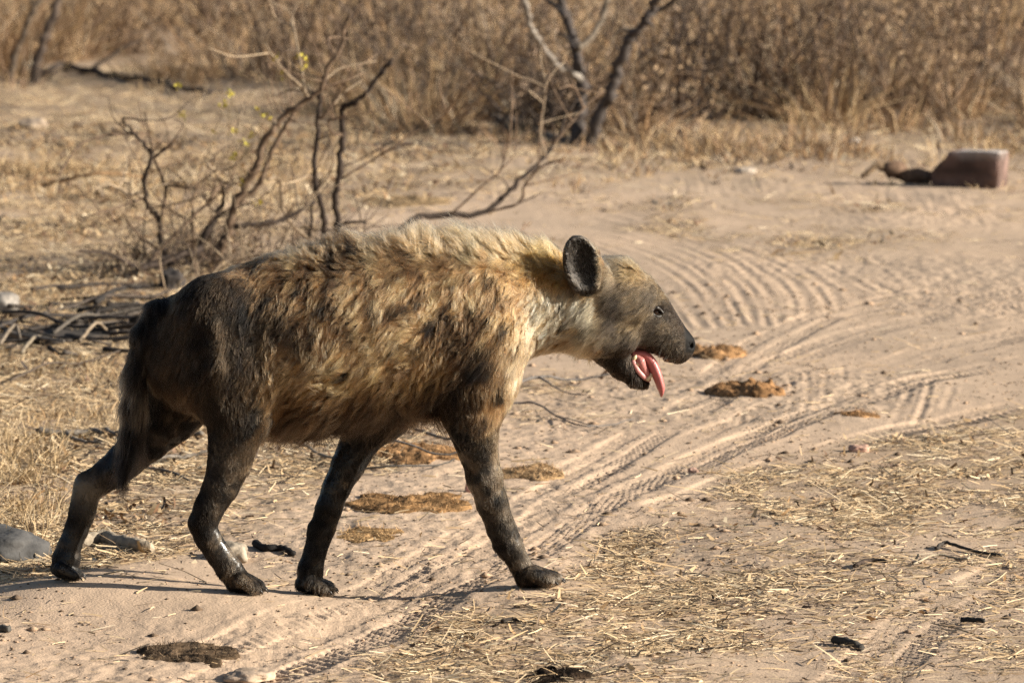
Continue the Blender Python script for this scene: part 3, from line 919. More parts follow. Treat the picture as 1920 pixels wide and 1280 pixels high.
    cl = np.where(isT & (u > 470), 0.82, np.where(tk, 0.6, 0.45)) * (1 - 0.25 * mk)
    cl = cl * np.clip(0.95 + 0.5 * fbm3(p, 14.0, 33, 2), 0.3, 1.05)
    rel = pts[cc] - p[cc][:, None, :]
    sc_ = (L / np.maximum(L[cc], 1e-4))[:, None, None]
    target = p[cc][:, None, :] + rel * np.clip(sc_, 0.5, 1.5)
    same = (g == g[cc])[:, None, None]
    wgt = (cl[:, None] * (s[None, :] ** 1.3))[..., None] * same
    pts = pts * (1 - wgt) + target * wgt
    # waves shared by the hairs of a lock
    ph = (rng.random(nc) * 6.283)[near]; am = (rng.random(nc) * 0.17 + 0.04)[near] * np.where(isT & (u > 450), 1.0, 0.4)
    sdv = np.cross(t, n)
    wv = np.sin(s[None, :] * 6.5 + ph[:, None]) - np.sin(ph)[:, None]
    pts = pts + sdv[:, None, :] * (wv * (am * L)[:, None])[..., None]
    # frizz
    fr = rng.normal(size=(N, K, 3)) * (0.045 * L)[:, None, None] * s[None, :, None]
    pts = pts + fr
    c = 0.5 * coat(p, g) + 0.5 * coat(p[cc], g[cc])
    c *= np.clip(1 + 0.28 * rng.normal(size=(N, 1)), 0.45, 1.7)
    cv = np.clip(1 + 0.25 * rng.normal(size=nc), 0.5, 1.5)
    c *= cv[near][:, None]
    inner = (ei[T[:, 0]] < 0.002) & ek
    c[inner] = np.array([0.055, 0.048, 0.042]) * np.clip(1 + 0.5 * rng.normal(size=(int(inner.sum()), 1)), 0.3, 2.2)
    # pale dust on the ear rim
    W = body_world(pts) - hy_o
    cu = bpy.data.hair_curves.new('fur')
    cu.add_curves([K] * N)
    cu.points.foreach_set('position', W.astype(np.float32).ravel())
    rad = np.where(hk | ek, 0.00038, np.where(lg, 0.00042, 0.0005))[:, None] * np.array([1.0, 0.95, 0.8, 0.55, 0.12])[None]
    ra = cu.attributes.get('radius') or cu.attributes.new('radius', 'FLOAT', 'POINT')
    ra.data.foreach_set('value', rad.astype(np.float32).ravel())
    at = cu.attributes.new('tint', 'FLOAT_COLOR', 'CURVE')
    c4 = np.ones((N, 4), np.float32); c4[:, :3] = np.clip(c, 0.004, 0.9)
    at.data.foreach_set('color', c4.ravel())
    m = bpy.data.materials.new('fur'); m.use_nodes = True
    nt = m.node_tree; nt.nodes.remove(nt.nodes['Principled BSDF'])
    h = nt.nodes.new('ShaderNodeBsdfHairPrincipled'); h.model = 'CHIANG'; h.parametrization = 'COLOR'
    ta = nt.nodes.new('ShaderNodeAttribute'); ta.attribute_name = 'tint'
    hi_ = nt.nodes.new('ShaderNodeHairInfo')
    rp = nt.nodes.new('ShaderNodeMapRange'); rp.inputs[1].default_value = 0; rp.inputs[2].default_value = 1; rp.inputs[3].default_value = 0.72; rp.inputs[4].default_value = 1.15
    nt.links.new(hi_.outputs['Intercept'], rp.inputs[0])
    vm = nt.nodes.new('ShaderNodeVectorMath'); vm.operation = 'SCALE'
    nt.links.new(ta.outputs['Color'], vm.inputs[0]); nt.links.new(rp.outputs[0], vm.inputs['Scale'])
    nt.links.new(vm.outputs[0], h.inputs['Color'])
    h.inputs['Roughness'].default_value = 0.42; h.inputs['Radial Roughness'].default_value = 0.6; h.inputs['IOR'].default_value = 1.22
    h.inputs['Random Roughness'].default_value = 0.2
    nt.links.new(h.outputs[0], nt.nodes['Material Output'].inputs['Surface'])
    cu.materials.append(m)
    o = bpy.data.objects.new('fur', cu); col.objects.link(o); o.parent = hyena; o['kind'] = 'stuff'
make_fur()

# ---- eye, tongue, teeth, claws
def surf_at(px, py, side=-1):
    m = np.nonzero(np.sign(bv[:, 1]) == side)[0]
    u, v = project(body_world(bv[m])) if side < 0 else uv(bv[m])
    k = m[np.argsort((u - px) ** 2 + (v - py) ** 2)[:6]]
    return bv[k].mean(0)

def ball(r, nu=14, nv=9, scale=(1, 1, 1)):
    v = [(0, 0, r)]; q = []; t = []
    for j in range(1, nv):
        th = math.pi * j / nv
        for i in range(nu):
            ph = 2 * math.pi * i / nu
            v.append((r * math.sin(th) * math.cos(ph), r * math.sin(th) * math.sin(ph), r * math.cos(th)))
    v.append((0, 0, -r))
    for i in range(nu): t.append((0, 1 + i, 1 + (i + 1) % nu)); t.append((len(v) - 1, 1 + (nv - 2) * nu + (i + 1) % nu, 1 + (nv - 2) * nu + i))
    for j in range(nv - 2):
        for i in range(nu):
            q.append((1 + j * nu + i, 1 + (j + 1) * nu + i, 1 + (j + 1) * nu + (i + 1) % nu, 1 + j * nu + (i + 1) % nu))
    return np.array(v) * np.array(scale), q, t

e0 = surf_at(1231, 585)
for side in (-1, 1):
    c0 = np.array([e0[0], side * (abs(e0[1]) - 0.0050), e0[2]])
    mb = MB(); v, q, t = ball(7.2 * PX)
    lookc = np.array([0.35, side * 0.9, 0.1]); lookc /= np.linalg.norm(lookc)
    dd = (v / (7.2 * PX)) @ lookc
    cc_ = np.where((dd > 0.93)[:, None], (0.006, 0.005, 0.005), np.where((dd > 0.72)[:, None], (0.085, 0.035, 0.015), (0.10, 0.075, 0.06)))
    mb.add(body_world(v + c0) - hy_o, q, t, cc_)
    link('eye', mb.mesh('eye'), M_eye, hyena)

def ribbon_tube(path, wid, thk, sides=12):
    """flattened tube: wid across the lateral axis, thk in the sagittal plane"""
    path = np.asarray(path); n = len(path)
    tan = np.gradient(path, axis=0); tan /= np.linalg.norm(tan, axis=1)[:, None]
    lat = np.array([0, 1.0, 0]); nor = np.cross(tan, lat); nor /= np.linalg.norm(nor, axis=1)[:, None]
    ang = np.arange(sides) / sides * 2 * math.pi
    prof = 1 - 0.35 * np.exp(-((ang - math.pi / 2) / 0.5) ** 2)   # groove down the middle
    v = path[:, None] + np.cos(ang)[None, :, None] * lat * wid[:, None, None] + (np.sin(ang) * prof)[None, :, None] * nor[:, None] * thk[:, None, None]
    i = np.arange(n - 1)[:, None] * sides; j = np.arange(sides)[None]; k = (j + 1) % sides
    q = np.stack([i + j, i + k, i + sides + k, i + sides + j], -1).reshape(-1, 4)
    v = np.concatenate([v.reshape(-1, 3), path[-1:]])
    t = [[n * sides, (n - 1) * sides + m, (n - 1) * sides + (m + 1) % sides] for m in range(sides)]
    return v, q, t
tp = catmull([B(1184, 664, 0), B(1206, 664, -0.002), B(1220, 677, -0.006), B(1230, 697, -0.009), B(1236, 714, -0.011), B(1240, 730, -0.012), B(1240, 744, -0.012)], 5)
tt = np.linspace(0, 1, len(tp))
mb = MB(); v, q, t = ribbon_tube(tp, np.interp(tt, [0, .4, .8, .95, 1], [18, 19, 15, 9, 2]) * PX, np.interp(tt, [0, .4, .8, 1], [11, 11.5, 8, 1.5]) * PX)
mb.add(body_world(v) - hy_o, q, t, (0.46, 0.135, 0.125)); link('tongue', mb.mesh('tongue'), M_wet, hyena)
mb = MB(); v, q, t = tube(catmull([B(1186, 660, 0), B(1196, 672, 0), B(1204, 688, 0), B(1212, 703, 0)], 5), np.interp(np.linspace(0, 1, 16), [0, .4, 1], [8, 13, 8]) * PX, 12)
v[:, 1] *= 2.1
mb.add(body_world(v) - hy_o, q, t, (0.50, 0.19, 0.17)); link('mouth_lining', mb.mesh('mouth_lining'), M_wet, hyena)
for side in (-1, 1):
    lid = np.array([surf_at(x, y) for x, y in [(1220, 584), (1225, 579), (1232, 577), (1239, 581), (1243, 588)]]); lid[:, 1] = side * (np.abs(lid[:, 1]) + 0.001)
    mb = MB(); v, q, t = tube(catmull(lid, 4), np.interp(np.linspace(0, 1, 17), [0, .5, 1], [2.0, 4.2, 2.0]) * PX, 7)
    mb.add(body_world(v) - hy_o, q, t, (0.014, 0.010, 0.008)); link('eyelid', mb.mesh('eyelid'), M_claw, hyena)
    lid = np.array([surf_at(x, y) for x, y in [(1221, 586), (1227, 592), (1234, 594), (1241, 591)]]); lid[:, 1] = side * (np.abs(lid[:, 1]))
    mb = MB(); v, q, t = tube(catmull(lid, 4), np.interp(np.linspace(0, 1, 13), [0, .5, 1], [1.5, 2.6, 1.5]) * PX, 7)
    mb.add(body_world(v) - hy_o, q, t, (0.016, 0.012, 0.009)); link('eyelid', mb.mesh('eyelid'), M_claw, hyena)
# lower gum ridge
gp = catmull([B(1186, 676, -0.026), B(1196, 694, -0.023), B(1207, 706, -0.018), B(1215, 711, -0.006), B(1215, 711, 0.006), B(1207, 706, 0.018), B(1196, 694, 0.023), B(1186, 676, 0.026)], 4)
mb = MB(); v, q, t = tube(gp, 5.0 * PX, 8); mb.add(body_world(v) - hy_o, q, t, (0.60, 0.27, 0.25)); link('gum', mb.mesh('gum'), M_wet, hyena)
def tooth(px, py, L, h, r, lean=(0.35, 0, 1)):
    a = B(px, py, L); dv = np.array(lean, float); dv /= np.linalg.norm(dv)
    path = [a - dv * 3 * PX, a + dv * h * 0.4 * PX, a + dv * h * 0.8 * PX + np.array([-1.0, 0, 0]) * PX, a + dv * h * PX + np.array([-2, 0, 0]) * PX]
    mb = MB(); v, q, t = tube(path, np.array([1, 0.9, 0.5, 0.12]) * r * PX, 8)
    mb.add(body_world(v) - hy_o, q, t, (0.70, 0.58, 0.36)); link('tooth', mb.mesh('tooth'), M_tooth, hyena)
for sgn in (-1, 1):
    tooth(1215, 710, sgn * 0.017, 15, 4.2, (0.75, 0, 0.75))
    tooth(1206, 704, sgn * 0.020, 5, 3.0)
    tooth(1194, 684, sgn * 0.024, 9, 4.5, (0.5, 0, 0.8))
    tooth(1189, 672, sgn * 0.024, 9, 4.5, (0.6, 0, 0.7))
    tooth(1252, 668, sgn * 0.018, 9, 3.2, (0.0, 0, -1))
for grp, a, b, ra, rb, s, k in PR:
    if k == 0.0035 and grp != 'head' and s == 1.0 and ra < 14.6 * PX:
        dv = b - a; dv /= np.linalg.norm(dv)
        st = b + dv * rb * 0.7 + np.array([0, 0, 0.003])
        mb = MB(); v, q, t = tube([st, st + dv * 0.008 + np.array([0.002, 0, -0.001]), st + dv * 0.013 + np.array([0.002, 0, -0.006])], np.array([0.0032, 0.0026, 0.0008]), 6)
        mb.add(body_world(v) - hy_o, q, t, (0.03, 0.024, 0.02)); link('claw', mb.mesh('claw'), M_claw, hyena)
# whiskers on chin and muzzle, stray belly hair are part of the coat
wk = MB()
for i in range(26):
    if i < 14: a = surf_at(random.uniform(1180, 1215), random.uniform(705, 727)); dv = np.array([random.uniform(-.3, .5), -0.5, -1.0])
    else: a = surf_at(random.uniform(1235, 1275), random.uniform(650, 674)); dv = np.array([random.uniform(-.8, .1), -0.9, -0.7])
    dv /= np.linalg.norm(dv); l = random.uniform(0.012, 0.03)
    v, q, t = tube([a, a + dv * l * 0.6, a + dv * l + np.array([0, 0, -0.004])], np.array([0.0004, 0.0003, 0.0001]), 4)
    wk.add(body_world(v) - hy_o, q, t, (0.10, 0.08, 0.06))
o = link('whiskers', wk.mesh('whiskers'), M_claw, hyena); o['kind'] = 'stuff'

# ================================================================== plants
BARK_D, BARK_M, BARK_L = (0.055, 0.040, 0.032), (0.16, 0.11, 0.075), (0.34, 0.26, 0.18)
def stem_part(name, pts, r0, r1, parent, origin, colr, sides=7, n=5, seed=0, mat=None):
    path = catmull(pts, n)
    r_ = np.random.default_rng(seed + len(pts) * 13)
    path[1:-1] += r_.normal(size=path[1:-1].shape) * r0 * 0.25
    rad = np.linspace(r0, r1, len(path)) * (1 + 0.10 * r_.normal(size=len(path)))
    mb = MB(); v, q, t = tube(path, rad, sides, 0.06, seed)
    mb.add(v, q, t, colr)
    return link(name, mb.mesh(name, True, origin), mat or M_bark, parent)

def empty(name, loc, label, cat, group=None):
    o = bpy.data.objects.new(name, None); col.objects.link(o); o.location = loc
    o['label'] = label; o['category'] = cat
    if group: o['group'] = group
    return o

def shrub_from(name, label, cat, base_px, branches, Y, jit=0.12, seed=1):
    """branches: (points in photo pixels, r0 px, r1 px, colour, depth offset start, end); they stand at their own distance Y"""
    o0 = G(*base_px); root = empty(name, o0, label, cat)
    for bi, (pts, r0, r1, cc, da, db) in enumerate(branches):
        n = len(pts)
        w = [P(x, y, Y + da + (db - da) * i / max(1, n - 1)) for i, (x, y) in enumerate(pts)]
        pm = (Y + 12.0) / FPX
        b_ = stem_part('branch', w, r0 * pm * 1.15, r1 * pm * 1.2, root, o0, np.array(cc) * 0.8, 6, 5, seed + bi)
        rr_ = np.random.default_rng(seed * 31 + bi); pw = catmull(w, 5)
        for k in range(0 if r0 < 2 else int(rr_.integers(3, 7))):
            a = pw[rr_.integers(len(pw) // 3, len(pw))]; l = rr_.uniform(0.06, 0.32)
            dv = nrm(np.array([rr_.normal(0, 0.8), rr_.normal(0, 0.5), abs(rr_.normal(0.5, 0.4))]))
            m_ = a + dv * l * 0.5 + rr_.normal(size=3) * 0.03; e_ = a + dv * l + rr_.normal(size=3) * 0.05 + np.array([0, 0, 0.02])
            stem_part('twig', [a, m_, e_], 1.6 * pm, 0.7 * pm, b_, o0, np.array(cc) * rr_.uniform(0.8, 1.6), 5, 4, seed + 97 * bi + k)
    return root

yS = G(400, 505)[1]
br = [
    ([(398, 512), (412, 465), (430, 432), (440, 385), (477, 312), (502, 253), (527, 224), (578, 186), (608, 152), (633, 93), (658, 21)], 8.5, 2.2, BARK_M, 0.02, -0.1),
    ([(440, 388), (485, 346), (506, 291), (532, 245), (561, 198), (580, 184)], 4.5, 3.0, BARK_M, 0.05, 0.1),
    ([(606, 505), (608, 435), (603, 388), (591, 350), (591, 295), (597, 219), (601, 177), (612, 143)], 6, 3, BARK_D, 0.25, 0.15),
    ([(640, 505), (633, 430), (631, 380), (637, 316), (641, 253), (641, 203), (667, 190), (696, 160), (722, 131), (736, 110)], 7, 2.8, BARK_D, 0.3, 0.2),
    ([(597, 219), (608, 219), (637, 169), (641, 139), (637, 93)], 2.6, 1.2, BARK_M, 0.15, 0.1),
    ([(330, 520), (304, 464), (295, 409), (274, 380), (272, 338), (283, 295), (270, 270), (249, 249), (230, 221)], 5.5, 1.8, BARK_D, 0, -0.2),
    ([(304, 405), (310, 350), (291, 304), (281, 262), (272, 211)], 3.4, 1.4, BARK_M, 0, 0.1),
    ([(287, 296), (305, 284), (325, 268)], 2.8, 2.0, BARK_M, -0.1, -0.15),
    ([(270, 502), (312, 456), (359, 409), (392, 376), (416, 342)], 3.4, 2.0, BARK_M, -0.2, -0.05),
    ([(366, 520), (361, 443), (359, 397)], 3.4, 2.0, BARK_M, -0.1, -0.1),
    ([(360, 505), (384, 443), (401, 413), (416, 380), (416, 344)], 6, 2.8, BARK_D, -0.05, 0),
    ([(440, 424), (498, 418), (540, 409), (591, 378)], 4.5, 3.5, BARK_D, 0.0, 0.15),
    ([(262, 504), (321, 485), (376, 470)], 6, 8, BARK_D, -0.35, -0.05),
    ([(388, 308), (405, 325), (416, 344)], 2.8, 2.5, BARK_L, -0.05, 0),
    ([(270, 371), (236, 359), (205, 346)], 3.2, 2.2, BARK_L, 0, -0.2),
    ([(268, 371), (225, 388), (181, 401)], 2.4, 1.4, BARK_M, 0, -0.3),
    ([(578, 186), (565, 165), (527, 127), (496, 80)], 3.4, 1.8, BARK_L, 0, -0.2),
    ([(572, 172), (561, 105), (549, 50), (545, 34)], 2.4, 1.2, BARK_L, 0, 0.2),
    ([(590, 460), (536, 405), (523, 338), (502, 336)], 3.4, 2.4, BARK_L, 0.2, 0.0),
    ([(578, 445), (582, 430), (584, 388)], 4, 2.4, BARK_D, 0.2, 0.2),
    ([(110, 329), (139, 283), (181, 257), (253, 250)], 1.8, 2.0, BARK_M, -0.4, -0.1),
    ([(312, 348), (380, 354), (426, 363)], 2.4, 1.6, BARK_M, 0.0, 0.1),
    ([(640, 336), (713, 291), (781, 245), (850, 205)], 2.4, 1.0, BARK_M, 0.3, 0.4),
    ([(633, 432), (646, 418), (685, 415)], 2.6, 1.5, BARK_D, 0.2, 0.0),
    ([(625, 196), (650, 170), (680, 150)], 1.6, 0.8, BARK_L, 0.2, 0.3),
    ([(608, 152), (640, 128), (706, 115)], 1.6, 0.7, BARK_L, -0.05, 0.1),
    ([(565, 170), (540, 170), (520, 180)], 1.6, 0.8, BARK_M, 0, 0.1),
    ([(641, 253), (625, 250), (615, 228), (630, 222)], 2.6, 1.6, BARK_M, 0.2, 0.1),
    ([(416, 344), (455, 330), (505, 300)], 1.3, 0.6, BARK_M, 0.0, -0.1),
    ([(310, 350), (350, 318), (384, 300)], 1.4, 0.6, BARK_L, 0.0, 0.2),
    ([(283, 295), (330, 240), (372, 226)], 1.4, 0.6, BARK_L, 0.0, 0.2),
    ([(230, 400), (260, 440), (300, 470)], 1.3, 2.2, BARK_M, -0.3, -0.05),
    ([(150, 470), (200, 475), (262, 504)], 1.6, 3.0, BARK_D, -0.6, -0.3),
]
bush = shrub_from('bare_shrub', 'bare many stemmed shrub with tiny yellow buds just behind the hyena', 'shrub', (398, 512), br, yS)
rr_ = np.random.default_rng(77); mb = MB(); o0 = np.array(bush.location)
for k in range(260):
    x0 = rr_.uniform(150, 700) if k % 3 else rr_.normal(380, 60); y0 = np.interp(x0, [150, 700], [520, 470]) + rr_.normal(0, 22)
    a = G(x0, y0); l = rr_.uniform(0.12, 0.5) * (1.0 if 240 < x0 < 620 else 0.5)
    dv = nrm(np.array([rr_.normal(0, 0.8), rr_.normal(0, 0.6), abs(rr_.normal(0.75, 0.5))]))
    v, q, t = tube(catmull([a - dv * 0.01, a + dv * l * 0.5 + rr_.normal(size=3) * 0.03, a + dv * l + rr_.normal(size=3) * 0.06 - np.array([0, 0, l * 0.15])], 4), np.linspace(rr_.uniform(0.0016, 0.0045), 0.0008, 9), 5)
    mb.add(v, q, t, np.array([BARK_D, BARK_M, BARK_L][rr_.integers(0, 3)]) * rr_.uniform(0.7, 1.1))
o = link('twigs', mb.mesh('twigs', True, o0), M_bark, bush); o['kind'] = 'stuff'
# buds
mb = MB(); o0 = np.array(bush.location)
for (x, y) in [(430, 172), (422, 190), (432, 180), (426, 196), (340, 214), (336, 218), (440, 246), (434, 250), (480, 205), (490, 218), (500, 222), (562, 110), (572, 116), (515, 110), (525, 138), (455, 265), (462, 272), (435, 295), (446, 300), (485, 380), (480, 384), (398, 246), (332, 166), (468, 258), (495, 265), (568, 126), (453, 342), (440, 290), (412, 200), (470, 250), (345, 222)]:
    c0 = P(x, y, yS + random.uniform(-0.25, 0.3))
    for k in range(5):
        d = nrm(np.array([random.gauss(0, 1), random.gauss(0, 1), random.gauss(0.4, 0.8)]))
        s = nrm(np.cross(d, (0.3, 0.5, 0.8))) * 0.006
        l = random.uniform(0.012, 0.022)
        c1 = c0 + np.array([random.gauss(0, .005), random.gauss(0, .005), random.gauss(0, .005)])
        mb.add([c1, c1 + d * l * .5 + s, c1 + d * l, c1 + d * l * .5 - s], [[0, 1, 2, 3]], None, (0.55, 0.47, 0.07))
    # the fine twig that carries them
    v, q, t = tube([c0 + np.array([0, 0, 0.004]), c0 + np.array([0.012, 0.01, -0.03]), c0 + np.array([random.uniform(-.05, .06), 0.03, -0.10])], np.array([0.0008, 0.0011, 0.0014]), 4)
    mb.add(v, q, t, (0.22, 0.17, 0.10))
o = link('buds', mb.mesh('buds', False, o0), M_leaf, bush); o['kind'] = 'stuff'

# long dead branch rising behind the hyena's shoulders
br2 = [([(700, 470), (770, 414), (800, 407), (898, 399), (948, 364), (984, 328), (1020, 295), (1043, 262), (1072, 200), (1112, 161)], 6.5, 1.8, BARK_D, 0, 0.6),
       ([(1022, 292), (1013, 249), (1020, 195), (1023, 141)], 2.2, 1.2, BARK_L, 0.35, 0.4),
       ([(1036, 272), (1095, 203), (1135, 170)], 2.2, 1.0, BARK_M, 0.4, 0.6),
       ([(905, 400), (971, 381), (984, 348), (1010, 316), (1040, 300)], 2.8, 1.2, BARK_M, 0.25, 0.2),
       ([(845, 402), (898, 354), (941, 315), (941, 282)], 2.4, 1.2, BARK_M, 0.15, 0.2),
       ([(971, 381), (995, 372), (1018, 360)], 1.4, 0.7, BARK_M, 0.2, 0.1)]
shrub_from('dead_branch', 'long dark dead branch slanting up from the sand behind the mane', 'branch', (700, 470), br2, G(705, 470)[1], seed=50)

# forked tree in the middle distance
def tree(name, label, base_px, limbs, seed):
    o0 = G(*base_px); Y = o0[1]; root = empty(name, o0, label, 'tree')
    pm = (Y + 12.0) / FPX
    for li, (pname, pts, r0, r1, cc, da, db) in enumerate(limbs):
        n = len(pts)
        w = [P(x, y, Y + da + (db - da) * i / max(1, n - 1)) for i, (x, y) in enumerate(pts)]
        w[0][2] = w[0][2] - (0.05 if pname == 'trunk' else 0)
        stem_part(pname, w, r0 * pm, r1 * pm, root, o0, cc, 9, 6, seed + li)
    return root
GR_D = (0.075, 0.062, 0.056)
t1 = tree('forked_tree', 'small bare tree with two dark forking trunks at the grass edge', (1090, 272), [
    ('trunk', [(1076, 274), (1084, 232), (1089, 197), (1087, 148), (1080, 98), (1076, 60), (1060, 26), (1040, -60), (1015, -160), (1010, -280)], 14, 5, GR_D, 0, 0.3),
    ('trunk', [(1102, 280), (1118, 230), (1141, 177), (1158, 131), (1174, 85), (1194, 56), (1217, 30), (1240, -20), (1290, -110), (1330, -230)], 12, 5, GR_D, 0, -0.3),
    ('limb', [(1087, 148), (1062, 134), (1043, 121), (1023, 95), (997, 56), (987, 16), (975, -40), (930, -130)], 7, 4, (0.24, 0.21, 0.18), 0, -0.5),
    ('limb', [(1082, 92), (1105, 72), (1128, 39), (1138, 0), (1160, -70), (1170, -160)], 7, 4, (0.16, 0.13, 0.10), 0.1, 0.4),
    ('limb', [(1060, 30), (1040, 10), (1015, -10), (960, -60)], 5, 3, GR_D, 0.1, 0.5),
    ('limb', [(1150, 150), (1175, 90), (1180, 60), (1160, 45)], 3, 2, (0.25, 0.2, 0.15), 0.1, -0.1),
    ('limb', [(1194, 56), (1165, 58), (1145, 70)], 4, 2, (0.25, 0.21, 0.17), -0.1, 0.0),
    ('limb', [(1217, 30), (1260, 5), (1310, -40), (1380, -70)], 5, 3, GR_D, -0.1, -0.4),
    ('limb', [(1079, 90), (1064, 70), (1046, 62)], 4, 2, GR_D, 0.0, 0.2)], 300)
t2 = tree('leaning_tree', 'slim dark leaning tree trunk beside the fallen bough', (60, 156), [
    ('trunk', [(58, 158), (72, 112), (86, 72), (100, 30), (114, -10), (150, -110), (170, -230)], 10, 6, (0.085, 0.062, 0.048), 0, 0.2),
    ('limb', [(100, 30), (118, -20), (90, -90), (60, -180)], 5, 3, (0.085, 0.062, 0.048), 0.1, 0.4)], 330)
t3 = tree('young_tree', 'thin leaning stem paired with the dark trunk near a white stone', (20, 150), [
    ('trunk', [(16, 152), (28, 105), (44, 60), (62, 20), (84, -20), (120, -100), (130, -200)], 7, 4.5, (0.10, 0.075, 0.055), 0, 0.2),
    ('limb', [(62, 20), (50, -30), (20, -90)], 3, 2, (0.10, 0.075, 0.055), 0, -0.2)], 340)
for (name, label, base, pts, r0, r1, cc) in [
        ('fallen_bough', 'long dark fallen bough lying in grass beside the leaning tree', (110, 140), [(92, 142), (114, 124), (169, 133), (236, 146), (295, 154), (329, 165), (380, 172), (432, 168)], 8, 4, (0.06, 0.045, 0.036)),
        ('fallen_log', 'grey dead log on the ground reaching to the forked tree', (1000, 245), [(898, 212), (930, 222), (964, 231), (997, 243), (1030, 256), (1068, 262)], 7, 8, (0.14, 0.115, 0.095)),
        ('broken_stake', 'short pale broken stump standing left of the forked tree', (941, 214), [(941, 216), (942, 190), (946, 165), (946, 141)], 9, 5, (0.42, 0.34, 0.25)),
        ('brown_bough', 'brown arching bough resting on the grass left of the shrub', (40, 355), [(-20, 360), (30, 357), (84, 346), (160, 329), (220, 326), (270, 331)], 4.5, 2.6, (0.27, 0.17, 0.09))]:
    o0 = G(*base); Y = o0[1]; root = empty(name, o0, label, 'branch' if name != 'fallen_log' else 'log'); pm = (Y + 12) / FPX
    w = [G(x, y + r0) + np.array([0, 0, r0 * pm * 0.9]) if name in ('fallen_bough', 'fallen_log') else P(x, y, Y + 0.05 * (i % 3 - 1)) for i, (x, y) in enumerate(pts)]
    stem_part('wood' if name != 'broken_stake' else 'stump', w, r0 * pm, r1 * pm, root, o0, cc, 9, 6, 400)
    if name == 'fallen_bough':
        stem_part('side_branch', [w[2], w[2] + np.array([0.2, 0.1, 0.14]), w[2] + np.array([0.35, 0.2, 0.2])], 4 * pm, 2 * pm, root, o0, cc, 7, 4, 402)
    if name == 'fallen_log':
        stem_part('side_branch', [w[0], w[0] + np.array([-0.08, 0.1, 0.08]), w[0] + np.array([-0.12, 0.12, 0.14])], 6 * pm, 3 * pm, root, o0, cc, 7, 4, 403)
    if name == 'broken_stake':
        stem_part('splinter', [w[0] + np.array([0.02, 0, 0.02]), w[0] + np.array([0.05, -0.02, 0.1])], 4 * pm, 1.5 * pm, root, o0, cc, 7, 4, 404)
    if name == 'brown_bough':
        stem_part('side_branch', [w[1], w[1] + np.array([0.1, 0.05, 0.05]), w[1] + np.array([0.22, 0.1, 0.03])], 3 * pm, 1.5 * pm, root, o0, cc, 7, 4, 405)

# ================================================================== stones, dung, wood scraps
def rock_mesh(name, size, seed, colr, sub=4, rough=0.34, flat=0.35):
    import bmesh
    bm = bmesh.new(); bmesh.ops.create_icosphere(bm, subdivisions=sub, radius=1.0)
    p = np.array([v.co for v in bm.verts])
    k = 1 + rough * fbm3(p, 1.3, seed, 3) + 0.09 * fbm3(p, 4.0, seed + 3, 3)
    q = p * k[:, None]
    q = np.sign(q) * np.abs(q) ** 0.8
    q[:, 2] = np.maximum(q[:, 2], -flat)
    for v, c in zip(bm.verts, q * np.array(size)): v.co = c
    me = bpy.data.meshes.new(name); bm.to_mesh(me); bm.free()
    me.polygons.foreach_set('use_smooth', np.ones(len(me.polygons), bool))
    ca_ = me.color_attributes.new('tint', 'FLOAT_COLOR', 'POINT')
    n = 0.5 + 0.5 * fbm3(q, 2.2, seed + 9, 3)
    c4 = np.ones((len(me.vertices), 4), np.float32); c4[:, :3] = np.array(colr) * (0.75 + 0.5 * n)[:, None]
    ca_.data.foreach_set('color', c4.ravel())
    return me

def stone(px, py, wpx, hpx, depth, colr, label, seed, rz=0.0, name='stone'):
    g = G(px, py); pm = (g[1] + 12) / FPX
    o = link(name, rock_mesh(name, (wpx * pm / 2, depth / 2, hpx * pm * 0.72), seed, colr), M_stone, None, label, 'stone', loc=g + np.array([0, 0, hpx * pm * 0.2]))
    o.rotation_euler.z = rz
    return o
stone(60, 240, 56, 18, 0.14, (0.36, 0.28, 0.21), 'flat pale stone on straw below the fallen bough', 3)
stone(46, 140, 36, 24, 0.1, (0.40, 0.35, 0.28), 'small white stone between the two slim trunks', 5)
stone(6, 585, 60, 40, 0.14, (0.24, 0.215, 0.19), 'grey stone in dry grass level with the twig pile', 8)
stone(-14, 1040, 160, 50, 0.30, (0.075, 0.072, 0.07), 'large smooth grey stone half hidden by grass behind the hind paw', 11, 0.4)
stone(432, 1048, 66, 34, 0.10, (0.31, 0.26, 0.20), 'crumbly whitish stone touching the near hind leg', 14)
stone(1602, 272, 22, 12, 0.06, (0.66, 0.58, 0.5), 'tiny white stone in the grass behind the road block', 15)
stone(1300, 782 + 102, 20, 8, 0.03, (0.42, 0.27, 0.21), 'tiny pinkish pebble in the wheel track', 17)
stone(1610, 846, 36, 14, 0.05, (0.50, 0.31, 0.23), 'pinkish flat pebble near dark bark crumbs on the verge', 18)
stone(879, 922, 14, 20, 0.025, (0.40, 0.23, 0.19), 'small upright reddish pebble between the front legs', 19)
stone(470, 1268, 90, 16, 0.12, (0.44, 0.33, 0.24), 'lump of pale sand beside the dark dung patch', 20)
stone(1400, 324, 40, 10, 0.1, (0.5, 0.42, 0.34), 'flat pale stone at the far road edge', 23)

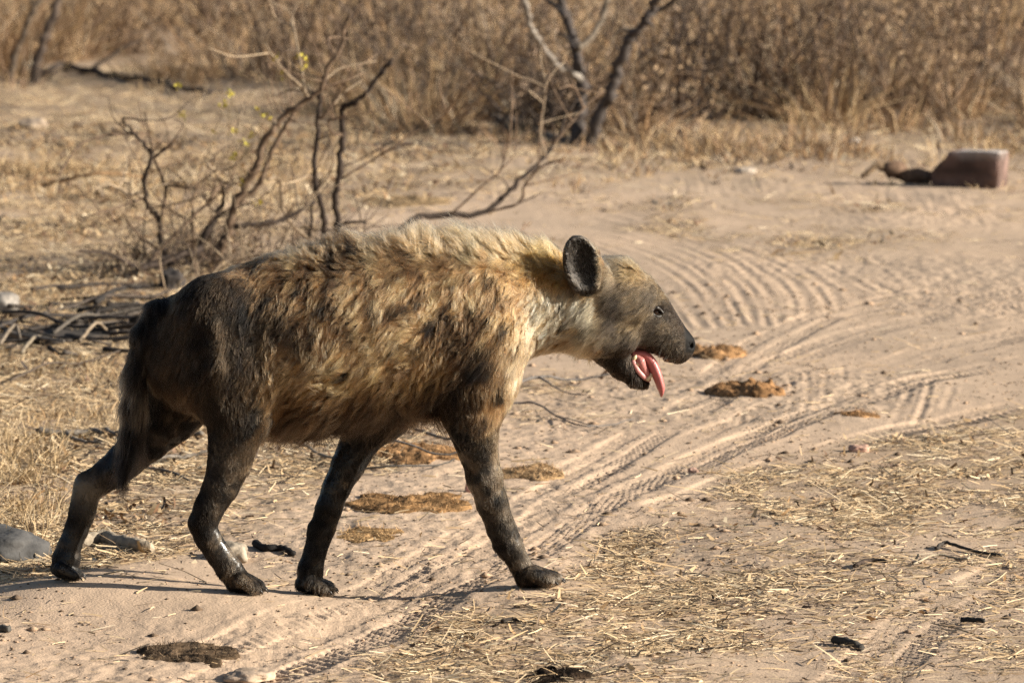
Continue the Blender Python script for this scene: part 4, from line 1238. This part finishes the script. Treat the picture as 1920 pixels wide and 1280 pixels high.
# the square block at the far road edge
g = G(1815, 352); pm = (g[1] + 12) / FPX
import bmesh
bm = bmesh.new()
fr = [(-72, 0), (-72, 26), (-38, 62), (62, 62), (54, 0)]
dep = 0.20
vs0 = [bm.verts.new((x * pm, 0, z * pm - 0.01)) for x, z in fr]; vs1 = [bm.verts.new((x * pm * 0.96, dep, z * pm * 0.98 - 0.01)) for x, z in fr]
bm.faces.new(vs0); bm.faces.new(vs1[::-1])
for i in range(5):
    j = (i + 1) % 5; bm.faces.new((vs0[j], vs0[i], vs1[i], vs1[j]))
bmesh.ops.recalc_face_normals(bm, faces=bm.faces)
bmesh.ops.bevel(bm, geom=bm.edges[:], offset=0.007, segments=2, affect='EDGES')
bmesh.ops.triangulate(bm, faces=bm.faces[:]); bmesh.ops.subdivide_edges(bm, edges=bm.edges[:], cuts=3, use_grid_fill=True)
p = np.array([v.co for v in bm.verts]); nz = np.stack([fbm3(p, 16.0, s, 4) for s in (1, 2, 3)], -1) * 0.009
for v, c in zip(bm.verts, p + nz): v.co = c
me = bpy.data.meshes.new('stone_block'); bm.to_mesh(me); bm.free()
ca_ = me.color_attributes.new('tint', 'FLOAT_COLOR', 'POINT')
c4 = np.ones((len(me.vertices), 4), np.float32)
lit_top = sstep(0.055, 0.06, p[:, 2] / 1.0 - 0.088 + 0.006 * fbm3(p, 30., 8)) if False else sstep(58 * pm - 0.012, 60 * pm - 0.008, p[:, 2]) * (p[:, 0] > -25 * pm)  # mask of the sunlit top, painted paler in the block's colour
c4[:, :3] = (np.array([0.215, 0.142, 0.12]) * (0.8 + 0.5 * fbm3(p, 14., 6)[:, None])) * (1 - lit_top)[:, None] + np.array([0.45, 0.40, 0.37]) * lit_top[:, None]
ca_.data.foreach_set('color', c4.ravel())
o = link('stone_block', me, M_stone, None, 'reddish brown squared stone block with painted sunlit top at the road edge', 'stone block', loc=g + np.array([0, 0, 0.0]))
o.rotation_euler.z = math.radians(-19); o.scale.z = 1.16
# log stub beside it
g = G(1690, 345); pm = (g[1] + 12) / FPX
root = empty('log_stub', g, 'short weathered log stub lying against the stone block', 'log')
w = [P(1742, 335, g[1]), P(1700, 326, g[1]), P(1662, 320, g[1])]
stem_part('wood', w, 13 * pm, 16 * pm, root, g, (0.16, 0.10, 0.065), 10, 5, 70)
stem_part('bark_flap', [P(1662, 318, g[1]), P(1640, 314, g[1] - 0.02), P(1615, 330, g[1] - 0.04)], 8 * pm, 4 * pm, root, g, (0.22, 0.15, 0.09), 8, 4, 71)

def dung(px, py, wpx, hpx, depth, colr, label, seed, fib=260, name='dung_pile'):
    g = G(px, py); pm = (g[1] + 12) / FPX
    root = empty(name, g, label, 'dung')
    a = wpx * pm / 2; b = depth / 2; hgt = hpx * pm * 0.5; fib = int(fib * 1.6)
    n = 34
    uu_, vv_ = np.meshgrid(np.linspace(-1, 1, n), np.linspace(-1, 1, n))
    xx = uu_ * np.sqrt(1 - vv_ ** 2 / 2); yy = vv_ * np.sqrt(1 - uu_ ** 2 / 2)
    rr = np.hypot(xx, yy)
    pp = np.stack([xx.ravel() * a, yy.ravel() * b, 0 * xx.ravel() + seed], -1)
    edge = 1 + 0.32 * noise2(np.arctan2(yy, xx).ravel() * 2.2 + seed, rr.ravel() * 0, seed)
    z = np.clip(1 - (rr.ravel()) ** 2.2, 0, 1) ** 0.75 * hgt * (1 + 0.5 * fbm3(pp, 18., seed)) * (0.62 + 0.7 * np.abs(noise3(pp[:, 0] * 42, pp[:, 1] * 42, pp[:, 2], seed + 2))) + 0.16 * hgt * fbm3(pp, 90., seed + 4)
    z = z - 0.012 * (rr.ravel() > 0.97)
    X = xx.ravel() * a * edge; Yv = yy.ravel() * b * edge
    gz = H(g[0] + X, g[1] + Yv, False) - g[2]
    v = np.stack([X, Yv, z + gz], -1)
    i = np.arange(n - 1)[None]; j = np.arange(n - 1)[:, None] * n
    q = np.stack([j + i, j + i + 1, j + n + i + 1, j + n + i], -1).reshape(-1, 4)
    cn = 0.8 + 0.5 * fbm3(pp, 40., seed + 7)
    link('mound', make_mesh('mound', v, q, True, np.array(colr) * np.clip(cn, 0.4, 1.4)[:, None]), M_dung, root)
    # plant fibres bristling from it
    r_ = np.random.default_rng(seed)
    k = r_.integers(0, len(v), fib)
    c = v[k] + r_.normal(size=(fib, 3)) * np.array([0.006, 0.01, 0.002])
    th = r_.random(fib) * 6.283; el = np.abs(r_.normal(0, 0.3, fib))
    d = np.stack([np.cos(th) * np.cos(el), np.sin(th) * np.cos(el), np.sin(el)], -1)
    L = r_.uniform(0.006, 0.022, fib)
    V, Q = ribbons(c, d, L, np.full(fib, 0.0022), r_.normal(size=(fib, 3)) * 0.006, np.tile([0, 0.3, 1.0], (fib, 1)))
    cc = np.array(colr)[None] * r_.uniform(0.5, 1.9, (fib, 1))
    f_ = link('fibres', make_mesh('fibres', V, Q, False, np.repeat(cc, 6, 0)), M_straw, root); f_['kind'] = 'stuff'
OR, DK = (0.35, 0.20, 0.095), (0.13, 0.088, 0.055)
dung(1335, 664, 110, 30, 0.24, OR, 'domed orange brown dung clump level with the hyena muzzle', 101)
dung(1408, 736, 150, 36, 0.26, (0.34, 0.19, 0.09), 'larger orange dung clump below the muzzle with dark left side', 102, 340)
dung(1608, 778, 78, 12, 0.16, OR, 'small flat dung crumb between the wheel tracks', 103, 140)
dung(775, 850, 190, 30, 0.42, OR, 'wide orange dung heap seen between the front legs', 104, 420)
dung(1000, 888, 150, 14, 0.30, (0.36, 0.23, 0.12), 'thin spread of dung just right of the striding foreleg', 105, 260)
dung(770, 945, 235, 26, 0.34, (0.32, 0.185, 0.085), 'long low dung heap in front of the wide heap', 106, 420)
dung(690, 1000, 120, 10, 0.22, (0.40, 0.25, 0.12), 'thin crumbled dung beside the far front paw', 107, 200)
dung(800, 785, 60, 22, 0.14, (0.30, 0.13, 0.05), 'small reddish dung lump below the belly', 108, 120)
dung(350, 1228, 170, 22, 0.26, DK, 'dark crumbly dung patch on bare sand', 109, 260)
dung(1040, 1272, 130, 26, 0.18, (0.045, 0.03, 0.02), 'black dung lump poking from straw in the foreground', 110, 160)
dung(760, 378, 190, 14, 0.5, (0.36, 0.25, 0.14), 'far ochre dung spread above the hyena back', 111, 300)
dung(1665, 878, 40, 10, 0.06, (0.09, 0.035, 0.02), 'dark red bark crumb next to the pinkish pebble', 112, 50)
dung(1828, 893, 30, 9, 0.05, (0.16, 0.06, 0.03), 'small rusty crumb on the straw verge', 113, 40)

def twig(name, label, cat, pts, r0, r1, colr, lift=0.004, subs=(), seed=0):
    w = []
    for i, (x, y) in enumerate(pts):
        g_ = G(x, y); w.append(g_ + np.array([0, 0, lift * (1 + (i % 2) * (r0 < 4.2))]))
    o0 = w[0].copy(); o0[2] -= lift
    pm = (o0[1] + 12) / FPX
    if subs:
        root = empty(name, o0, label, cat)
        stem_part('stem', w, r0 * pm, r1 * pm, root, o0, colr, 6, 6, seed)
        for si, sp in enumerate(subs):
            w2 = [G(x, y) + np.array([0, 0, lift]) for x, y in sp]
            w2[0] = w[min(range(len(w)), key=lambda k: np.linalg.norm(w[k] - w2[0]))]
            stem_part('twig', w2, r1 * pm * 1.2, r1 * pm * 0.5, root, o0, colr, 5, 6, seed + si + 1)
    else:
        path = catmull(w, 6); r_ = np.random.default_rng(seed); path[1:-1] += r_.normal(size=path[1:-1].shape) * r0 * pm * (0.25 if r0 < 4 else 0.07)
        mb = MB(); v, q, t = tube(path, np.linspace(r0, r1, len(path)) * pm, 7, 0.12, seed); mb.add(v, q, t, colr)
        link(name, mb.mesh(name, True, o0), M_bark, None, label, cat, loc=o0)
GY = (0.14, 0.125, 0.115)
twig('twig', 'long thin grey twig on sand below the hyena throat', 'twig', [(935, 742), (1010, 730), (1080, 724), (1160, 723), (1195, 724)], 3.2, 1.8, GY, 0.02, ([(1010, 731), (1060, 745), (1100, 752)],), 1)
twig('twig', 'forked thin twig curving on sand under the long twig', 'twig', [(935, 767), (1000, 768), (1040, 785), (1085, 808), (1140, 804), (1190, 798)], 2.4, 1.2, GY, 0.01, ([(1040, 785), (1090, 798), (1145, 815)],), 2)
twig('twig', 'straight grey twig lying behind the striding foreleg', 'twig', [(700, 800), (760, 815), (830, 830), (870, 836)], 3.2, 2.4, GY, 0.012, (), 3)
twig('twig', 'thin twig crossing the wide dung heap', 'twig', [(655, 866), (740, 868), (830, 872), (900, 872)], 2.4, 1.6, GY, 0.03, (), 4)
twig('twig', 'thin dark twig between the two long dung heaps', 'twig', [(660, 888), (740, 890), (820, 882), (852, 876)], 2.4, 1.6, (0.09, 0.08, 0.07), 0.012, (), 5)
twig('stick', 'dark bent stick on bare sand at the verge end', 'stick', [(1755, 1032), (1775, 1026), (1830, 1038), (1876, 1048)], 3.4, 3.0, (0.05, 0.042, 0.036), 0.006, (), 6)
twig('stick', 'pale curved stick under the dark bent stick', 'stick', [(1712, 1062), (1755, 1048), (1800, 1052), (1815, 1056), (1816, 1044)], 2.4, 2.2, (0.34, 0.28, 0.2), 0.006, (), 7)
twig('bark_curl', 'black curved strip of bark lying on straw', 'bark', [(1602, 1068), (1622, 1059), (1645, 1057), (1662, 1060)], 4.5, 3.5, (0.05, 0.036, 0.028), 0.01, (), 8)
twig('stick', 'stubby dark stick piece on sand in the foreground', 'stick', [(1562, 1207), (1590, 1212), (1616, 1216)], 7.5, 8, (0.05, 0.045, 0.04), 0.010, (), 9)
twig('stick', 'short black stick near the stubby stick piece', 'stick', [(1802, 1166), (1825, 1168), (1846, 1170)], 5, 5, (0.03, 0.028, 0.026), 0.008, (), 10)
twig('stick', 'dark stick stub on bare sand below the far hind paw', 'stick', [(-8, 1182), (8, 1184), (18, 1185)], 7, 7, (0.07, 0.066, 0.06), 0.008, (), 11)
twig('bark_chip', 'small dark wedge of bark on straw ahead of the dung patch', 'bark', [(942, 1168), (960, 1165), (980, 1167)], 5, 3, (0.05, 0.04, 0.033), 0.006, (), 12)
twig('twig', 'thin brown twig sticking out of foreground straw', 'twig', [(792, 1200), (806, 1185), (822, 1168), (834, 1160)], 1.8, 1.2, (0.2, 0.13, 0.08), 0.008, (), 13)
twig('bark_strip', 'black crumpled bark strip behind the far front paw', 'bark', [(478, 1026), (500, 1034), (525, 1034), (550, 1040)], 8, 6, (0.018, 0.016, 0.015), 0.008, (), 14)
twig('weathered_branch', 'pale weathered wood piece behind the far hind paw', 'branch', [(148, 1030), (190, 1022), (230, 1030), (262, 1038), (284, 1040)], 15, 11, (0.33, 0.27, 0.2), 0.02, (), 15)
twig('twig', 'dark slanting twig left of the tail', 'twig', [(20, 725), (90, 704), (150, 692), (225, 680)], 2.2, 1.6, (0.09, 0.07, 0.055), 0.02, (), 16)
twig('branch', 'grey dead branch lying left of the far hind leg', 'branch', [(70, 822), (120, 824), (180, 820), (240, 828), (330, 822), (380, 826)], 7, 4, (0.17, 0.145, 0.12), 0.02, ([(120, 824), (150, 838), (190, 842)],), 17)
twig('branch', 'thin grey branch between the two hind legs', 'branch', [(270, 882), (310, 876), (350, 866), (392, 864)], 4, 3, (0.15, 0.13, 0.11), 0.015, ([(290, 880), (325, 895), (356, 910)],), 18)
twig('branch', 'pale branch behind the belly and near hind knee', 'branch', [(490, 834), (560, 850), (600, 862), (640, 880)], 3.5, 2.5, (0.26, 0.22, 0.17), 0.015, ([(560, 850), (590, 840), (625, 846)],), 19)
for i, (pts, lab) in enumerate([
        ([(-20, 630), (60, 612), (150, 600), (260, 588)], 'dark long stick on top of the twig pile'),
        ([(-10, 600), (70, 618), (140, 628), (240, 634)], 'dark stick crossing low through the twig pile'),
        ([(10, 645), (60, 652), (120, 660)], 'short thick grey stick under the twig pile'),
        ([(40, 672), (62, 656), (78, 640)], 'pale splintered stick leaning against the twig pile'),
        ([(100, 640), (150, 622), (200, 606), (290, 600)], 'slim grey stick on the shrub side of the twig pile'),
        ([(150, 660), (180, 645), (200, 638)], 'pale short stick beside the twig pile'),
        ([(120, 590), (200, 575), (280, 566), (330, 560)], 'dark stick between the twig pile and shrub foot'),
        ([(0, 660), (28, 640), (40, 655)], 'pale bent stick at the twig pile end'),
        ([(180, 585), (220, 560), (262, 556)], 'thick black charred stick near the shrub foot')]):
    twig('stick', lab, 'stick', pts, 6 if i in (2, 8) else 4, 2.5, [(0.05, 0.043, 0.04), (0.06, 0.05, 0.045), (0.16, 0.14, 0.12), (0.22, 0.18, 0.13), (0.10, 0.085, 0.07), (0.22, 0.17, 0.12), (0.07, 0.055, 0.045), (0.2, 0.16, 0.12), (0.03, 0.026, 0.024)][i], 0.02 + 0.008 * (i % 3), (), 30 + i)
stone(110, 628, 210, 12, 0.5, (0.06, 0.05, 0.042), 'low dark heap added for the shade in the twig pile', 44, 0.1, 'shade_heap')  # dark mound added to stand in for the shaded mass of the pile
rr_ = np.random.default_rng(88); mb = MB()
for k in range(110):
    a = G(rr_.uniform(-30, 300), rr_.normal(615, 26)); l = rr_.uniform(0.06, 0.4); th = rr_.normal(0.1, 0.5)
    e = a + np.array([math.cos(th), math.sin(th) * 1.5, rr_.uniform(-0.02, 0.16)]) * l
    a[2] += rr_.uniform(0, 0.035); e[2] = max(e[2], a[2] * 0.5)
    v, q, t = tube(catmull([a, (a + e) / 2 + rr_.normal(size=3) * 0.015, e], 4), np.linspace(rr_.uniform(0.003, 0.011), 0.002, 9), 6)
    mb.add(v, q, t, np.array([(0.045, 0.037, 0.032), (0.07, 0.055, 0.045), (0.12, 0.1, 0.085), (0.03, 0.025, 0.022)][rr_.integers(0, 4)]) * rr_.uniform(0.7, 1.2))
link('brushwood', mb.mesh('brushwood'), M_bark, None, 'dark tangle of thin dead brushwood inside the twig pile', 'brushwood', None, 'stuff')
stone(322, 540, 46, 36, 0.14, (0.05, 0.042, 0.038), 'charred stump foot at the base of the bare shrub', 45, 0.1, 'charred_stump')

# ================================================================== straw, clods, grass
def straw(name, label, n, ylo, yhi, size, seed, thr=1.0, bare=0.03, parent=None):
    r_ = np.random.default_rng(seed)
    m = n * 5
    y = r_.uniform(ylo, yhi, m)
    dist = y + 12
    x = (r_.random(m) * 2 - 1) * (dist * 0.108 + 0.35)
    px, py = project(np.stack([x, y, np.zeros(m)], -1))
    dn = np.maximum(litter(px, py, x, y), bare)
    tuft = np.where((px < 760) & (py < 900), 0.7, 0.15) + 1.5 * sstep(-0.25, 0.55, 0.6 * noise2(x * 2.1, y * 1.6, 93) + noise2(x * 6.5, y * 4.5, 90) + 0.5 * noise2(x * 17, y * 12, 91))
    keep = np.nonzero(r_.random(m) < dn * tuft * 0.62)[0][:n]
    x, y = x[keep], y[keep]; k = len(x)
    z = H(x, y)
    L = (r_.uniform(0.2, 1.0, k) ** 2.0 + 1.2 * (r_.random(k) < 0.03)) * size
    th = r_.normal(0.25, 0.75, k) + math.pi * (r_.random(k) < 0.5)
    el = np.abs(r_.normal(0, 0.2, k))
    d = np.stack([np.cos(th) * np.cos(el), np.sin(th) * np.cos(el), np.sin(el)], -1)
    c = np.stack([x, y, z + r_.uniform(0.000, 0.006, k)], -1)
    bend = r_.normal(size=(k, 3)) * (L * 0.16)[:, None]; bend[:, 2] = -np.abs(bend[:, 2]) * 0.4
    up = np.stack([r_.normal(0, .5, k), -0.5 + r_.normal(0, .5, k), np.ones(k)], -1)
    W = r_.uniform(0.0012, 0.0046, k) * (1 + 0.028 * np.maximum(y, 0)) * (0.75 if ylo > 2 else 1.0)
    sg = 2 if ylo < 2 else 1
    V, Q = ribbons(c, d, L, W, bend, up, sg, 0.6)
    pal = np.array([(0.60, 0.46, 0.29), (0.50, 0.36, 0.21), (0.40, 0.275, 0.15), (0.28, 0.19, 0.115), (0.15, 0.105, 0.07), (0.68, 0.56, 0.39)])
    cc = pal[r_.choice(6, k, p=[.26, .26, .18, .14, .10, .06])] * r_.uniform(0.75, 1.2, (k, 1))
    return link(name, make_mesh(name, V, Q, False, np.repeat(cc, 2 * sg + 2, 0)), M_straw, None, label, 'straw', None, 'stuff')
straw('straw', 'loose dry straw litter on the near verge', 56000, -1.6, 2.2, 0.06, 201)
straw('straw', 'dry straw and chopped grass on the middle ground', 80000, 2.2, 9.5, 0.07, 202)
straw('straw', 'dry grass litter on the far road edge', 46000, 9.5, 20.0, 0.12, 203, bare=0.25)

def flakes(name, label, n, ylo, yhi, seed):
    r_ = np.random.default_rng(seed)
    m = n * 6
    y = r_.uniform(ylo, yhi, m); x = (r_.random(m) * 2 - 1) * ((y + 12) * 0.108 + 0.3)
    px, py = project(np.stack([x, y, np.zeros(m)], -1))
    dn = litter(px, py, x, y) * (0.35 + 0.65 * sstep(900, 500, px)) * sstep(-0.4, 0.4, noise2(x * 4, y * 3, 97))
    kk = np.nonzero(r_.random(m) < dn * 0.5)[0][:n]; x, y = x[kk], y[kk]; k = len(x)
    th = r_.random(k) * 6.283; el = r_.normal(0.1, 0.35, k)
    d = np.stack([np.cos(th) * np.cos(el), np.sin(th) * np.cos(el), np.sin(el)], -1)
    L = r_.uniform(0.008, 0.026, k) * (1 + 0.04 * np.maximum(y, 0))
    c = np.stack([x, y, H(x, y) + r_.uniform(0.001, 0.008, k)], -1)
    V, Q = ribbons(c, d, L, L * r_.uniform(0.3, 0.7, k), r_.normal(size=(k, 3)) * (L * 0.35)[:, None], np.stack([r_.normal(0, .5, k), r_.normal(0, .5, k), np.ones(k)], -1), 2, 0.5)
    pal = np.array([(0.46, 0.33, 0.19), (0.32, 0.2, 0.1), (0.17, 0.10, 0.06), (0.07, 0.05, 0.04), (0.55, 0.45, 0.31)])
    cc = pal[r_.choice(5, k, p=[.3, .25, .2, .12, .13])] * r_.uniform(0.7, 1.2, (k, 1))
    return link(name, make_mesh(name, V, Q, False, np.repeat(cc, 6, 0)), M_straw, None, label, 'leaf litter', None, 'stuff')
flakes('leaf_litter', 'curled dead leaf litter on the ground around the shrub', 40000, -1.5, 15.0, 205)

def clods(name, label, n, ylo, yhi, seed):
    r_ = np.random.default_rng(seed)
    y = r_.uniform(ylo, yhi, n * 3); x = (r_.random(n * 3) * 2 - 1) * ((y + 12) * 0.108 + 0.3)
    kk = np.nonzero(r_.random(n * 3) < 0.25 + 0.6 * sstep(-0.1, 0.6, noise2(x * 2.5, y * 1.6, 95)))[0][:n]
    x, y = x[kk], y[kk]; n = len(x)
    s = r_.uniform(0.0018, 0.0042, n) * (1 + 1.8 * (r_.random(n) < 0.05))
    oc = np.array([(1, 0, 0), (0, 1, 0), (-1, 0, 0), (0, -1, 0), (0, 0, 1), (0, 0, -.6)], float)
    v = oc[None] * (s[:, None] * r_.uniform(0.6, 1.4, (n, 6)))[..., None] * np.array([1.5, 1.4, 0.75])
    v += np.stack([x, y, H(x, y) + s * 0.15], -1)[:, None]
    f = np.array([(0, 1, 4), (1, 2, 4), (2, 3, 4), (3, 0, 4), (1, 0, 5), (2, 1, 5), (3, 2, 5), (0, 3, 5)])
    t = (f[None] + (np.arange(n) * 6)[:, None, None]).reshape(-1, 3)
    cc = np.where((r_.random(n) < 0.5)[:, None], np.array([0.40, 0.28, 0.19]), np.array([0.14, 0.10, 0.07])) * r_.uniform(0.7, 1.2, (n, 1))
    return link(name, make_mesh(name, v.reshape(-1, 3), t, False, np.repeat(cc, 6, 0)), M_sand, None, label, 'sand crumbs', None, 'stuff')
clods('sand_crumbs', 'crumbs of soil and grit scattered over the sand', 9000, -1.5, 7.0, 210)

def grass(name, label, tufts, seed, per=26, colors=None, w=0.004, spread=0.34):
    """tufts: (x, y, radius, height)"""
    r_ = np.random.default_rng(seed)
    tx = np.repeat(np.array([t[0] for t in tufts]), per); ty = np.repeat(np.array([t[1] for t in tufts]), per)
    tr = np.repeat(np.array([t[2] for t in tufts]), per); th_ = np.repeat(np.array([t[3] for t in tufts]), per)
    k = len(tx); a = r_.random(k) * 6.283; rr = np.sqrt(r_.random(k)) * tr
    x = tx + np.cos(a) * rr; y = ty + np.sin(a) * rr
    z = H(x, y, False) - 0.01
    L = th_ * r_.uniform(0.35, 1.15, k)
    lean = np.abs(r_.normal(0, spread, k))
    az = a + r_.normal(0, 0.6, k)
    d = np.stack([np.sin(lean) * np.cos(az), np.sin(lean) * np.sin(az), np.cos(lean)], -1)
    bend = np.stack([np.cos(az), np.sin(az), -0.7 * np.ones(k)], -1) * (L * r_.uniform(0.05, 0.5, k))[:, None]
    up = np.stack([r_.normal(0, .8, k), -np.ones(k), r_.normal(0, .3, k)], -1)
    V, Q = ribbons(np.stack([x, y, z], -1), d, L, r_.uniform(0.6, 1.4, k) * w, bend, up, 2, 0.2)
    ti = np.repeat(r_.integers(0, len(colors), len(tufts)), per)
    other = r_.random(k) < 0.3; ti = np.where(other, r_.integers(0, len(colors), k), ti)
    cc = np.array(colors)[ti] * r_.uniform(0.7, 1.25, (k, 1))
    return link(name, make_mesh(name, V, Q, False, np.repeat(cc, 6, 0)), M_straw, None, label, 'grass', None, 'stuff')

GCOL = [(0.46, 0.325, 0.18), (0.41, 0.275, 0.145), (0.34, 0.21, 0.105), (0.25, 0.155, 0.09), (0.38, 0.30, 0.21), (0.24, 0.19, 0.145), (0.31, 0.19, 0.10)]
GCOL_L = [(0.54, 0.40, 0.23), (0.46, 0.33, 0.18), (0.38, 0.26, 0.14), (0.58, 0.46, 0.30)]
r_ = np.random.default_rng(500)
def nz1(x, y, k): return float(noise2(np.array([x]), np.array([y]), k)[0])
tf = []
for _ in range(9000):
    y = 10.6 + 21 * r_.random() ** 1.2; x = (r_.random() * 2 - 1) * ((y + 12) * 0.125 + 1.0)
    na = nz1(x * 0.9, y * 0.35, 77); nb_ = nz1(x * 2.1, y * 1.0, 79); nc_ = nz1(x * 5.1, y * 2.6, 80)
    front = 13.2 + 1.5 * na + 2.6 * float(sstep(-0.5, -1.2, x))
    dd_ = (y - front) / 2.4
    if dd_ < 0 and r_.random() > math.exp(dd_ * 3.0) * 0.55: continue
    if nb_ + 0.35 * na < -0.14: continue
    edge_ = min(1.0, max(dd_, 0.0))
    if x < -0.8 and 15.0 < y < 18.9 and x < -1.2 + 0.0 * y and r_.random() < 0.9: continue
    low_ = 0.35 if (x < -0.9 and y < 18.7) or (-0.35 < x < 0.5 and y < 15.2) else 1.0
    tf.append((x, y, r_.uniform(0.04, 0.24), (0.06 + 0.46 * edge_ * low_) * r_.uniform(0.4, 1.3) * (1 + 0.5 * na + 0.35 * nc_)))
grass('dry_thicket', 'tall dry brown grass thicket filling the background', tf, 501, 22, GCOL, 0.0078, 0.6)
tf = []
for _ in range(1500):
    y = 8.4 + 9.0 * r_.random(); x = (r_.random() * 2 - 1) * ((y + 12) * 0.12 + 0.5)
    if y < 11.3 + 2.4 * nz1(x * 0.8, 1.1, 78) + (1.0 if 0 < x < 2.6 else 0) - (3.0 if x < -0.9 else 0) + 0.9 * r_.normal(): continue
    if nz1(x * 2.0, y * 1.2, 81) < -0.1: continue
    tf.append((x, y, r_.uniform(0.05, 0.2), r_.uniform(0.03, 0.17) * (0.3 if (x < -1.0 and y > 12.5) or abs(x) < 0.5 else 1.0)))
grass('straw_grass', 'short pale dry grass along the thicket edge', tf, 502, 22, GCOL_L + GCOL[:3], 0.0055, 0.85)
tf = []
for _ in range(1500):
    px_, py_ = r_.uniform(-80, 640), r_.uniform(230, 830)
    if px_ > 160 + 0.5 * (py_ - 250) and r_.random() < 0.75: continue
    g_ = Gflat(px_, py_)
    if nz1(g_[0] * 2.2, g_[1] * 1.4, 83) < -0.15: continue
    tf.append((g_[0], g_[1], r_.uniform(0.03, 0.12), r_.uniform(0.02, 0.085)))
grass('stubble', 'low dry stubble grass around the shrub', tf, 503, 16, GCOL_L + GCOL[:3], 0.0034, 0.8)
tf = []
for _ in range(90):
    px_, py_ = r_.uniform(-70, 105), r_.uniform(830, 1050)
    g_ = Gflat(px_, py_); tf.append((g_[0], g_[1], r_.uniform(0.02, 0.06), r_.uniform(0.04, 0.14)))
grass('dry_grass', 'dry grass clump beside the far hind paw and grey stone', tf, 504, 22, GCOL_L, 0.0026, 0.5)

# individual dry bushes inside the thicket
def dry_bush(px, py, hgt, wid, colr, label, seed, n=34, leaf=(0.17, 0.095, 0.05)):
    o0 = G(px, py); r_ = np.random.default_rng(seed)
    root = empty('dry_bush', o0, label, 'bush', 'dry bushes in the thicket')
    mb = MB(); tips = []
    for i in range(n):
        az = r_.random() * 6.283; sp = r_.random() ** 0.7 * wid; h = hgt * r_.uniform(0.5, 1.15)
        a = np.array([r_.normal(0, 0.05), r_.normal(0, 0.05), -0.02]); e = np.array([math.cos(az) * sp, math.sin(az) * sp, h])
        a = a + np.array([r_.normal(0, 0.12), r_.normal(0, 0.12), 0]); e = e + np.array([r_.normal(0, 0.2), r_.normal(0, 0.2), 0]); m_ = a * 0.45 + e * 0.55 + r_.normal(size=3) * 0.11
        path = catmull([a, m_, e], 5); v, q, t = tube(path, np.linspace(0.0075, 0.0022, len(path)), 5)
        mb.add(v, q, t, np.array(colr) * r_.uniform(0.7, 1.4))
        tips.append(path)
        for k in range(3):
            j = r_.integers(3, len(path)); s0 = path[j]; e2 = s0 + r_.normal(size=3) * 0.16 + np.array([0, 0, 0.05])
            v, q, t = tube([s0, (s0 + e2) / 2 + r_.normal(size=3) * 0.01, e2], np.array([0.003, 0.0022, 0.0012]), 4); mb.add(v, q, t, np.array(colr) * r_.uniform(0.7, 1.4)); tips.append(np.array([s0, e2]))
    link('stems', mb.mesh('stems', True), M_bark, root)['kind'] = 'stuff'
    k = n * 14
    c = np.array([tips[i][r_.integers(len(tips[i]) // 2, len(tips[i]))] for i in r_.integers(0, len(tips), k)]) + r_.normal(size=(k, 3)) * 0.03
    d = r_.normal(size=(k, 3)); d /= np.linalg.norm(d, axis=1)[:, None]
    V, Q = ribbons(c, d, r_.uniform(0.02, 0.045, k), np.full(k, 0.014), r_.normal(size=(k, 3)) * 0.006, r_.normal(size=(k, 3)), 2, 0.4)
    link('dead_leaves', make_mesh('dead_leaves', V, Q, False, np.repeat(np.array(leaf) * r_.uniform(0.6, 1.6, (k, 1)), 6, 0)), M_straw, root)['kind'] = 'stuff'
for i, (px, py, h, w, lab) in enumerate([
        (560, 150, 0.75, 0.35, 'dry russet bush in grass behind the bare shrub'),
        (1030, 250, 0.36, 0.26, 'low dry bush against the forked tree foot'),
        (1168, 254, 0.32, 0.24, 'low twiggy dry bush under the slanting trunk'),
        (960, 205, 0.85, 0.40, 'dry dark bush left of the forked tree'),
        (1240, 225, 0.9, 0.45, 'dry brown bush just right of the forked tree'),
        (1350, 190, 1.0, 0.5, 'tall dry reddish bush between forked tree and stone block'),
        (1480, 225, 0.75, 0.4, 'dry bush with leafless top beyond the road bend'),
        (1620, 200, 1.0, 0.5, 'dry brown bush in thicket behind the log stub'),
        (1720, 230, 0.7, 0.4, 'low dry bush in thicket behind the stone block'),
        (1850, 190, 1.1, 0.5, 'dry dark bush right of the stone block in thicket'),
        (750, 165, 0.8, 0.45, 'dry bush in thicket between shrub and forked tree'),
        (250, 100, 0.9, 0.45, 'dry bush in thicket behind the fallen bough'),
        (400, 80, 1.0, 0.5, 'far dry bush in thicket behind the bare shrub')]):
    dry_bush(px, py, h, w, [(0.13, 0.09, 0.065), (0.10, 0.075, 0.06), (0.17, 0.115, 0.075)][i % 3], lab, 700 + i, 34, [(0.25, 0.16, 0.09), (0.18, 0.125, 0.085), (0.30, 0.205, 0.12)][i % 3])
